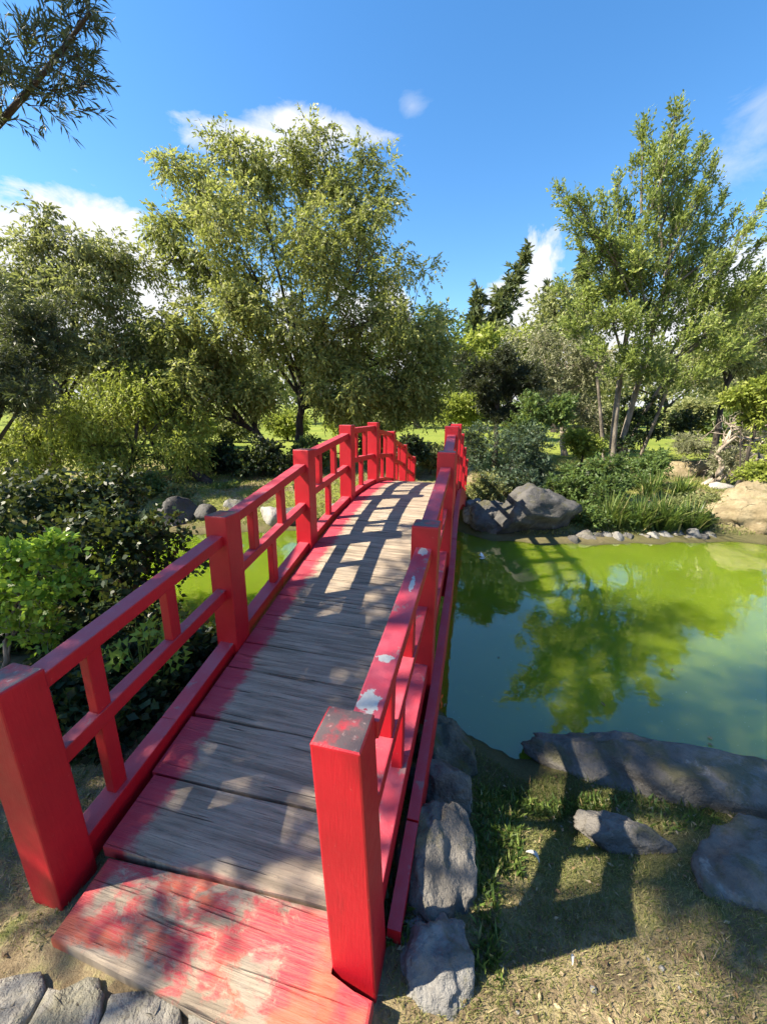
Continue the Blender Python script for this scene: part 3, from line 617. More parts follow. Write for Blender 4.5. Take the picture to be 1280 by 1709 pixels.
# --- dark pine-like mass at the left edge
b3 = at(-40, 800, 7.2); LB3 = [(30, 520, 60, 45, 7), (70, 590, 50, 50, 7), (10, 610, 60, 50, 6.8), (50, 660, 65, 45, 7), (-60, 560, 70, 80, 7), (-40, 660, 70, 60, 6.8)]
tree('pine_tree', 'dark blue-green needled pine at the left beside the grey-green tree', 'tree', b3[:2], [lobe_px(*a) for a in LB3], M_DRK, M_BDK, RNG(3), 9, 26, .22, 14, .085, .012, trunk_r=.10, fork=.4, bias=(0, 0, .35), droop=.1, clr=.33, spread=.6)
# --- yellow-green weeping shrubs by the far-left water
for i, (bx, D, LBs, lb) in enumerate([(60, 7.6, [(60, 720, 80, 45, 7.6), (-40, 720, 80, 60, 7.5), (30, 770, 80, 40, 7.3), (110, 690, 60, 50, 7.8)], 'yellow-green weeping shrub under the dark pine by the pond'),
        (210, 8.0, [(180, 680, 70, 60, 8.2), (240, 640, 60, 50, 8.6), (210, 740, 75, 50, 8), (150, 740, 60, 45, 7.8), (280, 690, 55, 60, 8.4), (300, 750, 45, 40, 8.3)], 'yellow-green weeping shrub with trailing branches beside the leaning trunk')]):
    b = at(bx, 830, D); tree('weeping_shrub', lb, 'shrub', b[:2], [lobe_px(*a) for a in LBs], M_YEL, M_BDK, RNG(20+i), 9, 20, .34, 10, .085, .024, trunk_r=.06, fork=.3, bias=(0, 0, -.5), droop=.6, clr=.33)
# leaning bare trunk at the far-left shore
lt = empty('leaning_trunk', at(360, 835, 8.3)); lt.location.z = hz(lt.location.x, lt.location.y)
tag(lt, 'dark bare trunk leaning left over the far bank behind railing', 'tree trunk'); a_ = Acc(); q0 = np.array(lt.location); tube(a_, bez(q0 - np.array([0, 0, .1]), q0 + np.array([-.45, 0, .35]), at(255, 762, 8.5), 10), np.linspace(.12, .06, 10), 8)
tube(a_, bez(at(285, 785, 8.4), at(250, 740, 8.4), at(230, 690, 8.6), 8), np.linspace(.05, .02, 8), 6); a_.build('trunk', M_BDK, lt, q0, True)
# --- dark hedge shrubs under the weeping tree
for i, (x, y, rx, ry, D, mt, lb) in enumerate([(365, 770, 45, 45, 9.4, M_CAM, 'dark round shrub beneath the leaning limb of weeping tree'), (440, 765, 50, 45, 9.0, M_CAM, 'dark shrub behind the left railing beneath weeping tree'),
        (520, 760, 40, 35, 9.6, M_GRN, 'mid-green shrub at the foot of the weeping tree trunk'), (300, 835, 34, 20, 7.5, M_OLV, 'low olive scrub on the far bank beneath the leaning trunk'), (375, 828, 32, 18, 7.9, M_GRN, 'low green scrub behind the weathered rock on the far bank'), (440, 838, 30, 18, 7.6, M_OLV, 'low dry scrub behind the whitish stone'), (500, 835, 34, 20, 7.9, M_CAM, 'dark low scrub by the far bank behind the railing posts'), (245, 815, 34, 24, 7.6, M_GRN, 'leafy green scrub between dark glossy bush and leaning trunk'),
        (685, 757, 26, 34, 9.0, M_CAM, 'dark clipped round bush at the far end of the bridge'), (625, 740, 40, 30, 11.5, M_GRN, 'green shrub behind the crest of the bridge'), (720, 762, 30, 26, 9.6, M_OLV, 'small olive shrub beyond the far bridge end')]):
    c, r = lobe_px(x, y, rx, ry, D); b = (c[0], c[1]); tree('shrub', lb, 'shrub', b, [(c + np.array([dx*r[0]*.45, 0, dz*r[2]*.4]), r*.75) for dx, dz in ((-1, -.5), (1, -.5), (0, .6), (0, -.3))], mt, M_BDK, RNG(30+i), 7, 22, .14, 9, .06, .032, trunk_r=.04, fork=.2, bias=(0, 0, .15), droop=.05, clr=.36)
# --- near dark glossy bush left of the bridge
bb = on_z(150, 1150, -.3); LBB = [(50, 855, 95, 60, 3.3), (180, 840, 90, 50, 3.4), (255, 905, 70, 75, 3.15), (130, 930, 120, 90, 2.9), (40, 960, 110, 100, 2.8), (225, 1010, 90, 80, 2.75), (110, 1060, 110, 90, 2.6), (20, 1090, 90, 100, 2.5), (255, 1110, 70, 75, 2.45), (170, 1160, 90, 80, 2.35), (60, 1180, 90, 80, 2.3), (305, 1130, 35, 60, 2.6), (-80, 900, 100, 110, 3.0), (-90, 1060, 90, 110, 2.6), (100, 1240, 60, 45, 1.62), (175, 1235, 50, 45, 1.62), (240, 1195, 50, 45, 1.74), (50, 1200, 60, 50, 1.74), (140, 1165, 60, 55, 1.86), (290, 1140, 34, 45, 1.98), (215, 1130, 55, 50, 2.0), (130, 1290, 45, 30, 1.52), (320, 1100, 24, 36, 2.15)]
tree('glossy_bush', 'dark green glossy-leaved bush crowding the left railing of the bridge', 'bush', (bb[0]-.25, bb[1]+.3), [lobe_px(*a) for a in LBB], M_CAM, M_BDK, RNG(4), 11, 15, .15, 9, .052, .028, trunk_r=.045, fork=.2, bias=(0, 0, .2), droop=.05, clr=.36, ang=.9, twr=.0025,
     stems=[(np.array([bb[0]-.25, bb[1]+.3, hz(bb[0]-.25, bb[1]+.3)]), at(150, 960, 2.9), .04), (np.array([bb[0]-.1, bb[1]+.2, hz(bb[0], bb[1]+.2)]), at(230, 1080, 2.6), .03), (np.array([bb[0]-.5, bb[1]+.1, hz(bb[0]-.5, bb[1])]), at(20, 1050, 2.6), .03)])
# --- fresh green sapling in front of it
bs = on_z(20, 1330, -.1); LBS = [(30, 920, 45, 35, 2.15), (90, 925, 35, 30, 2.1), (20, 990, 50, 45, 2.1), (85, 985, 45, 45, 2.05), (45, 1060, 50, 40, 2.05), (-40, 960, 50, 70, 2.1)]
tree('young_shrub', 'fresh bright green young shrub in front of the dark glossy bush', 'shrub', (at(20, 1200, 2.1)[0], 2.12), [lobe_px(*a) for a in LBS], M_FRE, M_BGR, RNG(5), 6, 8, .10, 7, .042, .022, trunk_r=.02, fork=.3, bias=(0, 0, .4), droop=.1, clr=.36, ang=.9, twr=.002)
# --- lobed bright leaves behind the first bay of the left railing
bp = at(245, 1150, 1.90); bp[2] = hz(bp[0], bp[1]); lp_ = tag(empty('lobed_plant', bp), 'broad-leaved plant with bright yellow-green lobed leaves behind left railing', 'plant')
rg = RNG(6); st = Acc(); M_LOB = leafmat('leaf_lobed', [(0, (0.150, 0.250, 0.024)), (.5, (0.250, 0.362, 0.036)), (1, (0.350, 0.450, 0.060))], .5, .4)
def lobed_leaf(p, d, up, size, r):
    d = norm(np.array(d)); s = norm(np.cross(d, up)); n = np.cross(s, d)
    prof = [(0, 0), (.10, .16), (-.05, .42), (.22, .30), (.30, .50), (.42, .27), (.62, .40), (.68, .20), (1, 0)]
    pts = [(x, y) for x, y in prof] + [(x, -y) for x, y in prof[-2:0:-1]]; bm = bmesh.new()
    mid = [bm.verts.new(d*size*x - n*size*.12*x*x) for x in (0.02, .35, .7)]
    vs = [bm.verts.new(d*x*size + s*y*size + n*(abs(y)*.22 - .12*x*x)*size) for x, y in pts]; m_ = len(vs)
    for i in range(m_):
        j = (i+1) % m_; xm = (pts[i][0]+pts[j][0])/2; c = mid[0] if xm < .2 else mid[1] if xm < .55 else mid[2]; bm.faces.new((vs[i], vs[j], c))
    me = bpy.data.meshes.new('leaf'); bm.to_mesh(me); bm.free(); a = me.attributes.new('rnd', 'FLOAT', 'FACE'); a.data.foreach_set('value', np.full(len(me.polygons), r, np.float32))
    o = link('leaf', me, M_LOB, lp_); o.location = [float(v) for v in (np.asarray(p) - bp)]
for i in range(26):
    t = at(rg.uniform(192, 295), rg.uniform(1015, 1120), 1.90 + rg.uniform(-.08, .12)); b0 = bp + rg.normal(size=3)*np.array([.04, .04, 0]); tube(st, bez(b0 - np.array([0, 0, .03]), (b0+t)/2 + np.array([0, 0, .06]), t, 6), np.linspace(.005, .0025, 6), 5)
    h_ = t - bp; lobed_leaf(t, (h_[0]*1.2 + rg.normal()*.15, -.05 + rg.normal()*.15, rg.uniform(-.05, .12)), (rg.normal()*.3, -.5, 1), rg.uniform(.09, .15), rg.random())
st.build('stems', M_IRI, lp_, bp)['kind'] = 'stuff'

# --- right bank: cloud-pruned dark pine, shrubs
b5 = at(830, 745, 9.2); LB5 = [(790, 620, 42, 28, 9.2), (840, 612, 50, 30, 9.3), (880, 632, 30, 24, 9.1), (810, 655, 35, 24, 9.2), (835, 690, 32, 26, 9.2), (850, 640, 34, 26, 9.5)]
tree('cloud_pine', 'dark shaped pine with flat top right of the bridge end', 'tree', b5[:2], [lobe_px(*a) for a in LB5], M_CLP, M_BDK, RNG(7), 10, 34, .14, 14, .07, .012, trunk_r=.08, fork=.4, bias=(0, 0, .5), droop=.02, clr=.36)
for i, (LBs, mt, lb, kw) in enumerate([
    ([(900, 690, 45, 32, 8.6), (935, 685, 26, 28, 8.6), (870, 715, 35, 28, 8.5)], M_GRN, 'dark green shrub between the shaped pine and the pale trunks', dict(ll=.07, lw=.03)),
    ([(830, 760, 48, 45, 7.9), (880, 755, 45, 42, 8.0), (850, 800, 45, 38, 7.5), (905, 790, 40, 40, 7.6), (800, 745, 30, 34, 8.0), (865, 730, 35, 25, 8.2)], M_BLU, 'bluish green spreading juniper shrub above the big shore boulder', dict(ll=.075, lw=.014)),
    ([(965, 800, 45, 35, 7.4), (935, 820, 35, 30, 7.2), (1000, 830, 40, 38, 6.9), (1015, 795, 30, 30, 7.3)], M_GRN, 'dark leafy shrub right of the big shore boulder', dict(ll=.07, lw=.022)),
    ([(965, 735, 26, 18, 9.5), (985, 748, 30, 18, 9.4)], M_YEL, 'small golden shrub at the foot of the pale trunks', dict(ll=.06, lw=.03)),
    ([(1065, 690, 50, 32, 11.5), (1120, 700, 45, 30, 11.8), (1060, 730, 45, 26, 11)], M_CAM, 'very dark shrub in shade behind the crooked trunk', dict(ll=.07, lw=.035)),
    ([(1265, 680, 35, 35, 7.8), (1240, 665, 30, 16, 8), (1280, 650, 35, 20, 7.8)], M_YEL, 'bright yellow-green leafy branch shrub at the right edge', dict(ll=.07, lw=.03)),
    ([(1050, 790, 35, 25, 8.2), (1090, 775, 30, 22, 8.4)], M_GRN, 'low green shrub in front of the very dark shrub', dict(ll=.07, lw=.022)),
    ([(1215, 770, 30, 26, 8.6), (1150, 745, 30, 20, 9.4), (1235, 735, 30, 22, 9)], M_SAG, 'dry pale shrub tangled round the crooked bare tree', dict(ll=.08, lw=.012)),
    ([(985, 868, 28, 22, 6.35), (1010, 862, 28, 24, 6.5), (1040, 868, 26, 18, 6.4)], M_GRN, 'dark undergrowth hanging over the stones right of the big boulder', dict(ll=.06, lw=.02)),
    ([(1085, 868, 30, 16, 6.5), (1125, 868, 30, 16, 6.5), (1170, 872, 26, 15, 6.5)], M_CAM, 'shaded undergrowth beneath the strap-leaved clumps', dict(ll=.05, lw=.02)),
    ([(790, 830, 22, 20, 7.4), (815, 815, 24, 18, 7.3)], M_OLV, 'small dry shrub between the bridge end and the low dark boulder', dict(ll=.05, lw=.014)),
    ([(1130, 850, 30, 18, 7.0), (1170, 845, 30, 20, 7.1), (1195, 860, 22, 16, 6.8)], M_OLV, 'low olive shrub creeping beside the tan boulder', dict(ll=.06, lw=.018)),
    ([(1275, 800, 25, 25, 6.9), (1300, 780, 40, 40, 7)], M_YEL, 'low golden plant on top of the tan boulder', dict(ll=.06, lw=.025))]):
    L_ = [lobe_px(*a) for a in LBs]; c = np.mean([q[0] for q in L_], 0)
    tree('shrub', lb, 'shrub', (c[0], c[1]+.05), L_, mt, M_BDK, RNG(50+i), 8, 22, .17, 10, kw['ll'], kw['lw'], trunk_r=.04, fork=.15, bias=(0, 0, .25), droop=.05, clr=.36)
# --- sage willowy shrub
b6 = at(945, 740, 13); LB6 = [(900, 610, 50, 50, 13), (950, 600, 55, 55, 13.2), (940, 660, 55, 45, 12.8), (990, 640, 40, 60, 13), (895, 570, 45, 30, 14), (975, 700, 40, 35, 12.6)]
tree('sage_tree', 'pale sage-coloured willowy tree behind the dark shaped pine', 'tree', b6[:2], [lobe_px(*a) for a in LB6], M_SAG, M_BPL, RNG(8), 9, 20, .40, 9, .11, .028, trunk_r=.10, fork=.25, bias=(0, 0, -.1), droop=.3, clr=.34)
# --- tall feathery tree at right
b7 = at(1022, 772, 10.8); b7z = np.array([b7[0], b7[1], hz(b7[0], b7[1])])
r7 = RNG(9); root7 = tag(empty('feathery_tree', b7z), 'tall light green tree with upswept feathery branches and pale stems', 'tree'); tr7, tw7, lf7 = Acc(), Acc(), Acc()
for (p0, p1, r_) in [((0, 0), (1060, 480, 10.8), .10), ((.15, .1), (1120, 440, 10.9), .09), ((-.2, 0), (990, 560, 10.6), .06), ((.75, .1), (1140, 580, 10.4), .05), ((.35, .3), (1190, 520, 11), .06)]:
    q0 = b7z + np.array([p0[0], p0[1], -.1]); q1 = at(*p1); tube(tr7, bez(q0, (q0+q1)/2 + r7.normal(size=3)*.18, q1, 12), np.linspace(r_, r_*.45, 12), 8)
tips = [(950, 360), (985, 370), (1045, 345), (1160, 330), (1205, 330), (1222, 365), (938, 322), (965, 340), (1005, 345), (1030, 310), (1075, 215), (1090, 260), (1128, 190), (1110, 240), (1135, 245), (1172, 245), (1188, 285), (1150, 300), (1060, 370), (1010, 400), (1180, 360),
        (1268, 345), (1240, 390), (1278, 400), (1215, 440), (1262, 460), (1125, 350), (1085, 340), (1000, 440), (1060, 430), (1150, 420), (1100, 410), (1235, 490)]
cl7, bi7 = [], []
for (x, y) in tips:
    D = 10.8 + r7.normal()*.45; tip = at(x, y, D); rx = 1085 + (x-1085)*.22 + r7.normal()*16; ry = min(600, y + r7.uniform(120, 210)); st_ = at(rx, ry, 10.8 + (D-10.8)*.4); ct_ = st_*.5 + tip*.5 + np.array([(tip-st_)[0]*.12, r7.normal()*.2, -.05]); pl = bez(st_, ct_, tip, 12)
    tube(tr7, pl, np.linspace(.035, .006, 12), 5)
    for j in range(3, 12):
        f = j/11; dd = norm(pl[min(11, j)] - pl[j-1]); cl7.append((pl[j] + r7.normal(size=3)*.20*(1.1-f), np.full(3, (.32*(1.12-f) + .04)*r7.uniform(.6, 1.3)))); bi7.append(dd*.9 + np.array([0, 0, .2]) + r7.normal(size=3)*.25)
foliage(lf7, tw7, cl7, r7, 12, .30, 10, .10, .036, bias=np.array(bi7), spread=.42, out=.45, droop=0)
low7 = [lobe_px(*q) for q in [(1060, 470, 60, 40, 10.6), (1130, 470, 60, 45, 10.6), (1040, 540, 65, 45, 10.4), (1120, 550, 70, 50, 10.2), (1195, 540, 60, 50, 10.4), (1030, 600, 50, 38, 10.2), (1110, 620, 60, 35, 9.8), (1185, 600, 50, 35, 10), (985, 550, 45, 45, 10.6), (1225, 500, 45, 45, 10.6), (960, 500, 25, 35, 11)]]
cl7, bi7 = [], []
for c, r in low7:
    for q in rdir(r7, 12)*(r7.random((12, 1))**.4): cl7.append((c + q*r*.9, np.full(3, r.mean()*.30))); bi7.append(norm(np.array([q[0]*.7, q[1]*.5, .75])))
foliage(lf7, tw7, cl7, r7, 17, .34, 10, .105, .040, bias=np.array(bi7), spread=.5, out=.5, droop=.05)
tr7.build('trunk', M_BGR, root7, b7z, True); tw7.build('twigs', M_BGR, root7, b7z)['kind'] = 'stuff'; lf7.build('crown', M_RTR, root7, b7z)['kind'] = 'stuff'
# --- dark-trunked tree at the right and another further back
b8 = at(1195, 740, 12.5); LB8 = [(1200, 560, 55, 40, 12.5), (1250, 520, 50, 50, 13), (1170, 610, 40, 30, 12.3), (1240, 600, 40, 30, 12.6), (1290, 560, 60, 70, 12.8)]
tree('garden_tree', 'dark-trunked tree with olive crown behind the crooked pale trunk', 'tree', b8[:2], [lobe_px(*a) for a in LB8], M_OLV, M_BDK, RNG(10), 9, 18, .4, 9, .11, .035, trunk_r=.10, fork=.6, bias=(0, 0, .1), droop=.2, clr=.33)
b9 = at(1240, 690, 15); LB9 = [(1270, 560, 60, 50, 15), (1330, 540, 70, 90, 15), (1245, 610, 30, 25, 15)]
tree('garden_tree', 'grey olive tree with thick leaning trunk at the far right', 'tree', b9[:2], [lobe_px(*a) for a in LB9], M_SAG, M_BDK, RNG(12), 9, 18, .45, 9, .13, .04, trunk_r=.16, fork=.6, bias=(0, 0, 0), droop=.2, clr=.34)
# --- crooked pale bare shrub-tree
b10 = at(1172, 802, 8.6); b10[2] = hz(b10[0], b10[1]); ct = tag(empty('crooked_tree', b10), 'crooked pale bare-branched little tree on the right bank', 'tree'); rc = RNG(13); A1, A2 = Acc(), Acc()
def bare(p, d, ln, r, dep):
    q = p + d*ln; m = (p+q)/2 + rc.normal(size=3)*ln*.16; pts = bez(p, m, q, 6); tube(A1 if dep < 2 else A2, pts, np.linspace(r, r*.6, 6), 7 if dep < 2 else 4)
    if dep > 4: return
    for k in range(2 + (rc.random() < .55)):
        nd = norm(d*.55 + rdir(rc, 1)[0]*.85 + np.array([0, 0, .12 if dep < 2 else .0])); bare(pts[-1] if k else pts[rc.integers(3, 6)], nd, ln*rc.uniform(.55, .8), r*.58, dep+1)
bare(b10 - np.array([0, 0, .08]), norm(np.array([.25, 0, 1.])), .75, .075, 0); bare(b10 + np.array([.1, .05, -.06]), norm(np.array([.75, .1, .8])), .8, .06, 1); bare(at(1262, 800, 8.4) - np.array([0, 0, .1]), norm(np.array([-.1, 0, 1])), .6, .05, 1)
A1.build('trunk', M_BPL, ct, b10, True); A2.build('branches', M_BPL, ct, b10)['kind'] = 'stuff'
# --- background conifers and trees beyond the lawn
def conifer(label, px, py_top, D, wpx, seed, lean=0.0):
    rng = RNG(seed); t = at(px, py_top, D); b = at(px, 700, D); bz = hz(b[0], b[1]); b = np.array([b[0] - lean*(t[2]-bz), b[1], bz]); hgt = t[2]-bz; R = wpx*px_m(t)
    root = tag(empty('conifer', b), label, 'tree', 'conifers beyond the lawn'); tr, lf = Acc(), Acc(); pts = b + np.linspace(0, 1, 8)[:, None]*(t-b); tube(tr, pts, np.linspace(.02*hgt, .004*hgt, 8), 6); n = 380
    f = 1 - rng.random(n)**.6*.96; w = R*(1-f)**.75*rng.uniform(.35, 1.25, n)*(1 + .25*np.sin(f*37)); th = rng.random(n)*6.283; o = b + f[:, None]*(t-b)
    d = np.stack([np.cos(th), np.sin(th), np.full(n, -.12)], 1); lpt = 16; tt = np.tile(np.linspace(.12, 1, lpt), n); kk = np.repeat(np.arange(n), lpt)
    P = o[kk] + d[kk]*(w[kk]*tt)[:, None] + np.array([0, 0, .25])*(w[kk]*tt*tt)[:, None]; ld = norm(d[kk]*.6 + rdir(rng, len(tt))*.8 + np.array([0, 0, .35])); S = norm(np.cross(ld, rdir(rng, len(tt))))
    leaves(lf, P, ld, S, .017*D*rng.uniform(.7, 1.3, len(tt)), .0055*D, np.clip(.5*rng.random(n)[kk] + .5*rng.random(len(tt)), 0, 1))
    tr.build('trunk', M_BDK, root, b, True); lf.build('crown', M_CON, root, b)['kind'] = 'stuff'
conifer('leaning narrow dark conifer standing alone against the low cloud', 884, 404, 30, 62, 81, .48)
conifer('dark conifer half hidden by the edge of the weeping tree', 795, 470, 30, 40, 82)
conifer('slender pointed conifer rising behind the feathery tree', 972, 420, 32, 26, 83)
conifer('small conifer between the leaning conifer and the feathery tree', 915, 470, 34, 34, 84)
for i, (x, D, LBs, mt, lb) in enumerate([
    (855, 20, [(830, 580, 50, 28, 20), (880, 575, 45, 25, 20.5), (850, 620, 60, 35, 19.5), (790, 600, 45, 40, 20)], M_YEL, 'rounded yellow-green tree beyond the lawn behind the shaped pine'),
    (930, 26, [(925, 510, 45, 45, 26), (960, 540, 40, 45, 26), (900, 550, 45, 35, 26)], M_OLV, 'hazy olive tree in front of the small conifer'),
    (700, 30, [(690, 560, 80, 60, 30), (760, 590, 60, 50, 30), (620, 600, 70, 60, 30)], M_GRN, 'green tree beyond the lawn behind the weeping tree'),
    (1120, 24, [(1060, 620, 60, 50, 24), (1130, 600, 70, 60, 24), (1200, 620, 60, 55, 24), (1010, 640, 40, 45, 23)], M_OLV, 'olive tree mass behind the feathery tree stems'),
    (1300, 26, [(1270, 600, 60, 60, 26), (1350, 580, 80, 80, 26), (1240, 660, 50, 40, 25)], M_OLV, 'olive tree at far right beyond the grey trunk'),
    (400, 34, [(380, 610, 90, 50, 34), (480, 600, 90, 60, 34), (560, 620, 60, 50, 34)], M_OLV, 'olive tree beyond the lawn seen under the weeping branches'),
    (150, 26, [(100, 600, 110, 80, 26), (220, 610, 90, 70, 26), (0, 580, 100, 100, 26), (-120, 560, 110, 120, 26)], M_OLV, 'olive tree mass far behind the grey-green tree')]):
    L_ = [lobe_px(*a) for a in LBs]; b = at(x, 690, D); s = D/20
    tree('background_tree', lb, 'tree', b[:2], L_, mt, M_BDK, RNG(90+i), 9, 16, .55*s, 8, .20*s, .075*s, trunk_r=.16*s, fork=.3, bias=(0, 0, .1), droop=.15, clr=.36, group='trees beyond the lawn')
for i, (x, y, rx, ry, D, mt, lb) in enumerate([(1010, 700, 40, 30, 15, M_OLV, 'olive shrub behind the pale stems of the feathery tree'), (1160, 690, 45, 30, 15, M_OLV, 'grey-olive shrub behind the crooked bare tree'), (1235, 700, 40, 30, 14, M_GRN, 'green shrub between the dark trunk and the grey trunk'),
        (1300, 710, 45, 40, 13, M_OLV, 'olive shrub behind the bright yellow-green branch'), (770, 680, 34, 26, 16, M_YEL, 'yellow-green shrub on the lawn beyond the bridge end'), (310, 700, 50, 34, 14, M_YEL, 'yellow-green shrub on the lawn left of the weeping trunk'), (220, 700, 50, 40, 15, M_OLV, 'olive shrub on the lawn behind the weeping shrubs'), (580, 700, 36, 22, 15, M_YEL, 'pale green shrub on the lawn behind the bridge crest'), (385, 712, 40, 20, 17, M_OLV, 'olive shrub on the lawn seen past the leaning limb'), (480, 705, 34, 22, 18, M_YEL, 'yellow-green shrub on the lawn behind the dark trunk'), (640, 702, 36, 20, 18, M_OLV, 'olive shrub on the lawn behind the far posts'), (90, 700, 60, 45, 14, M_OLV, 'olive shrub on the lawn behind the dark pine')]):
    c, r = lobe_px(x, y, rx, ry, D); tree('lawn_shrub', lb, 'shrub', (c[0], c[1]), [(c + np.array([dx*r[0]*.5, 0, dz*r[2]*.4]), r*.7) for dx, dz in ((-1, -.6), (1, -.6), (0, .5), (0, -.5), (-.5, 0), (.5, 0))], mt, M_BDK, RNG(130+i), 7, 15, .3, 8, .13, .045, trunk_r=.05, fork=.2, bias=(0, 0, .1), droop=.15, clr=.36)
rh = RNG(99); hb = tag(empty('distant_wood', (0, 60, 0)), 'distant band of green woodland closing the view beyond the lawn', 'woodland', kind='stuff'); lf = Acc(); cl_ = []
for k in range(90):
    a = -1.15 + 2.3*(k + rh.random())/90; D = rh.uniform(48, 66); x, y = D*math.sin(a)*1.1, D*math.cos(a)*1.0 + 8; z = hz(x, y); h = rh.uniform(5.0, 10.0); 
    for q in range(4): cl_.append((np.array([x + rh.normal()*1.6, y + rh.normal()*1.6, z + h*(.2 + .2*q)]), np.array([2.3, 2.3, 2.0])))
foliage(lf, None, cl_, rh, 14, 1.0, 7, .75, .32, bias=(0, 0, .3), droop=.1); wd = lf.build('crown', M_OLV, hb, (0, 60, 0)); wd['kind'] = 'stuff'

# --- overhanging tree standing left of the path: its branch hangs in the upper left and it shades the near deck
b11 = np.array([-5.3, .55, 0.]); b11[2] = hz(-5.3, .55); rg = RNG(14)
def SP_(w, s, z): return np.array([.986*s - .167*w, .167*s + .986*w, z])          # w across the sunlight, s along it
LBO = [(SP_(1.15, -4.3, 3.5), np.array([.55, .45, .55])), (SP_(1.9, -4.3, 3.4), np.array([.6, .5, .6])), (SP_(2.15, -4.2, 3.9), np.array([.5, .35, .55])), (SP_(1.45, -4.2, 4.3), np.array([.5, .5, .5])), (SP_(1.95, -4.4, 4.6), np.array([.6, .55, .6])), (SP_(1.75, -4.3, 5.4), np.array([.55, .5, .5])),
       (SP_(1.5, -4.3, 6.2), np.array([.6, .6, .6])), (SP_(2.1, -4.4, 5.6), np.array([.65, .6, .6])), (SP_(2.6, -4.3, 6.3), np.array([.7, .6, .6])), (SP_(3.1, -4.4, 6.9), np.array([.7, .6, .6])), (SP_(1.9, -4.3, 7.0), np.array([.7, .6, .6])), (SP_(.82, -4.3, 5.75), np.array([.3, .25, .25])), (SP_(.95, -4.3, 6.3), np.array([.35, .3, .3])), (SP_(2.2, -4.3, 4.2), np.array([.5, .5, .5])), (SP_(1.6, -4.3, 4.0), np.array([.5, .5, .5])),
       (SP_(2.5, -4.4, 2.7), np.array([.6, .5, .5])), (SP_(3.0, -4.5, 2.3), np.array([.6, .5, .5])), (SP_(1.6, -4.5, 2.7), np.array([.5, .45, .45]))]
tree('overhanging_tree', 'long-leaved tree whose branch hangs into the upper left of the view', 'tree', b11, LBO, M_DRK, M_BDK, rg, 10, 12, .28, 12, .09, .014, trunk_r=.12, fork=.5, bias=(.1, .1, -.1), droop=.15, clr=.36)
ot = bpy.data.objects['overhanging_tree']; brc, brt = Acc(), Acc(); s0 = SP_(1.9, -4.4, 4.0)
path_b = np.concatenate([bez(s0, (s0 + at(-140, 330, 2.9))/2 + np.array([0, 0, .3]), at(-140, 330, 2.9), 10)[:-1], bez(at(-140, 330, 2.9), at(10, 215, 2.8), at(150, 20, 2.6), 12)]); tube(brc, path_b, np.linspace(.045, .008, len(path_b)), 7)
cls = [(at(x, y, 2.75 + rg.uniform(-.15, .15)), np.full(3, r*px_m(at(x, y, 2.75)))) for x, y, r in [(x_-18, y_-22, r_) for x_, y_, r_ in [(30, 190, 42), (70, 160, 38), (110, 130, 38), (20, 140, 38), (130, 175, 30), (90, 195, 34), (150, 75, 26), (145, 35, 22), (100, 85, 28), (0, 220, 26), (60, 110, 30), (-60, 220, 50), (-60, 140, 50), (150, 130, 22), (155, 0, 20), (-10, 90, 26)]]]
foliage(brt, brc, cls, rg, 17, .12, 13, .068, .0098, bias=(.25, 0, .35), spread=.5, out=.6, droop=.0, ang=.65, twr=.0035)
brc.build('branch', M_BDK, ot, b11, True); brt.build('foliage', M_DRK, ot, b11)['kind'] = 'stuff'

# ------------------------------------------------------------------ grass, strap-leaved clumps, small things
def blades(acc, x, y, rng, h, w, r, lean=.9, z=None):
    n = len(x); z = height(x, y) if z is None else z; th = rng.random(n)*6.283; d = np.stack([np.cos(th)*lean*rng.random(n), np.sin(th)*lean*rng.random(n), np.full(n, 1.0)], 1); d = norm(d)
    S = norm(np.cross(d, rdir(rng, n))); leaves(acc, np.stack([x, y, z-.004], 1), d, S, h, w, r, .22, .4)
rg = RNG(15); ga = Acc(); n = 430000; x = rg.uniform(-2.4, 4.2, n); y = rg.uniform(.25, 2.3, n); vv = x*EV[0] + y*EV[1]; uu = x*EU[0] + y*EU[1]; sdv = pond_sd(x, y)
fl = np.sin(x*5.1 + 2*np.sin(y*4.3))*np.cos(y*6.2 + 1.5*np.sin(x*3.7)); keep = (sdv < -.03) & ~((vv > -1.2) & (vv < -.16) & (uu > .47)) & ~((uu < .52) & (vv < -.15) & (rg.random(n) > .10)); keep &= rg.random(n) < .72 + .28*fl
dens = np.clip(1.3 - np.hypot(x-.6, y-1.)/3.6, .15, 1); keep &= rg.random(n) < dens
x, y, sdv, fl = x[keep], y[keep], sdv[keep], fl[keep]; wet = ss(-.85, -.05, sdv); r = np.clip(.55 - .42*wet + .18*fl*-1 + rg.normal(size=len(x))*.20, 0, 1); r = np.where(x < -.3, np.clip(r + .05, 0, 1), r)
blades(ga, x, y, rg, rg.uniform(.014, .036, len(x))*(1 + .5*wet), rg.uniform(.0016, .0030, len(x)), r, 1.1)
g1 = tag(ga.build('grass', M_GRS), 'short patchy green and straw grass on the near bank', 'grass', kind='stuff')
ga = Acc(); n = 110000; x = rg.uniform(-6, 11, n); y = rg.uniform(5.6, 12, n); s_ = pond_sd(x, y); k = (s_ < -.15) & (rg.random(n) < .75); vv = x*EV[0] + y*EV[1]; k &= ~((vv > -1.3) & (vv < -.1)); x, y = x[k], y[k]
blades(ga, x, y, rg, rg.uniform(.04, .11, len(x)), .012, np.clip(rg.normal(size=len(x))*.2 + .38, 0, 1), 1.0)
tag(ga.build('grass', M_GRS), 'rough green grass on the far bank', 'grass', kind='stuff')
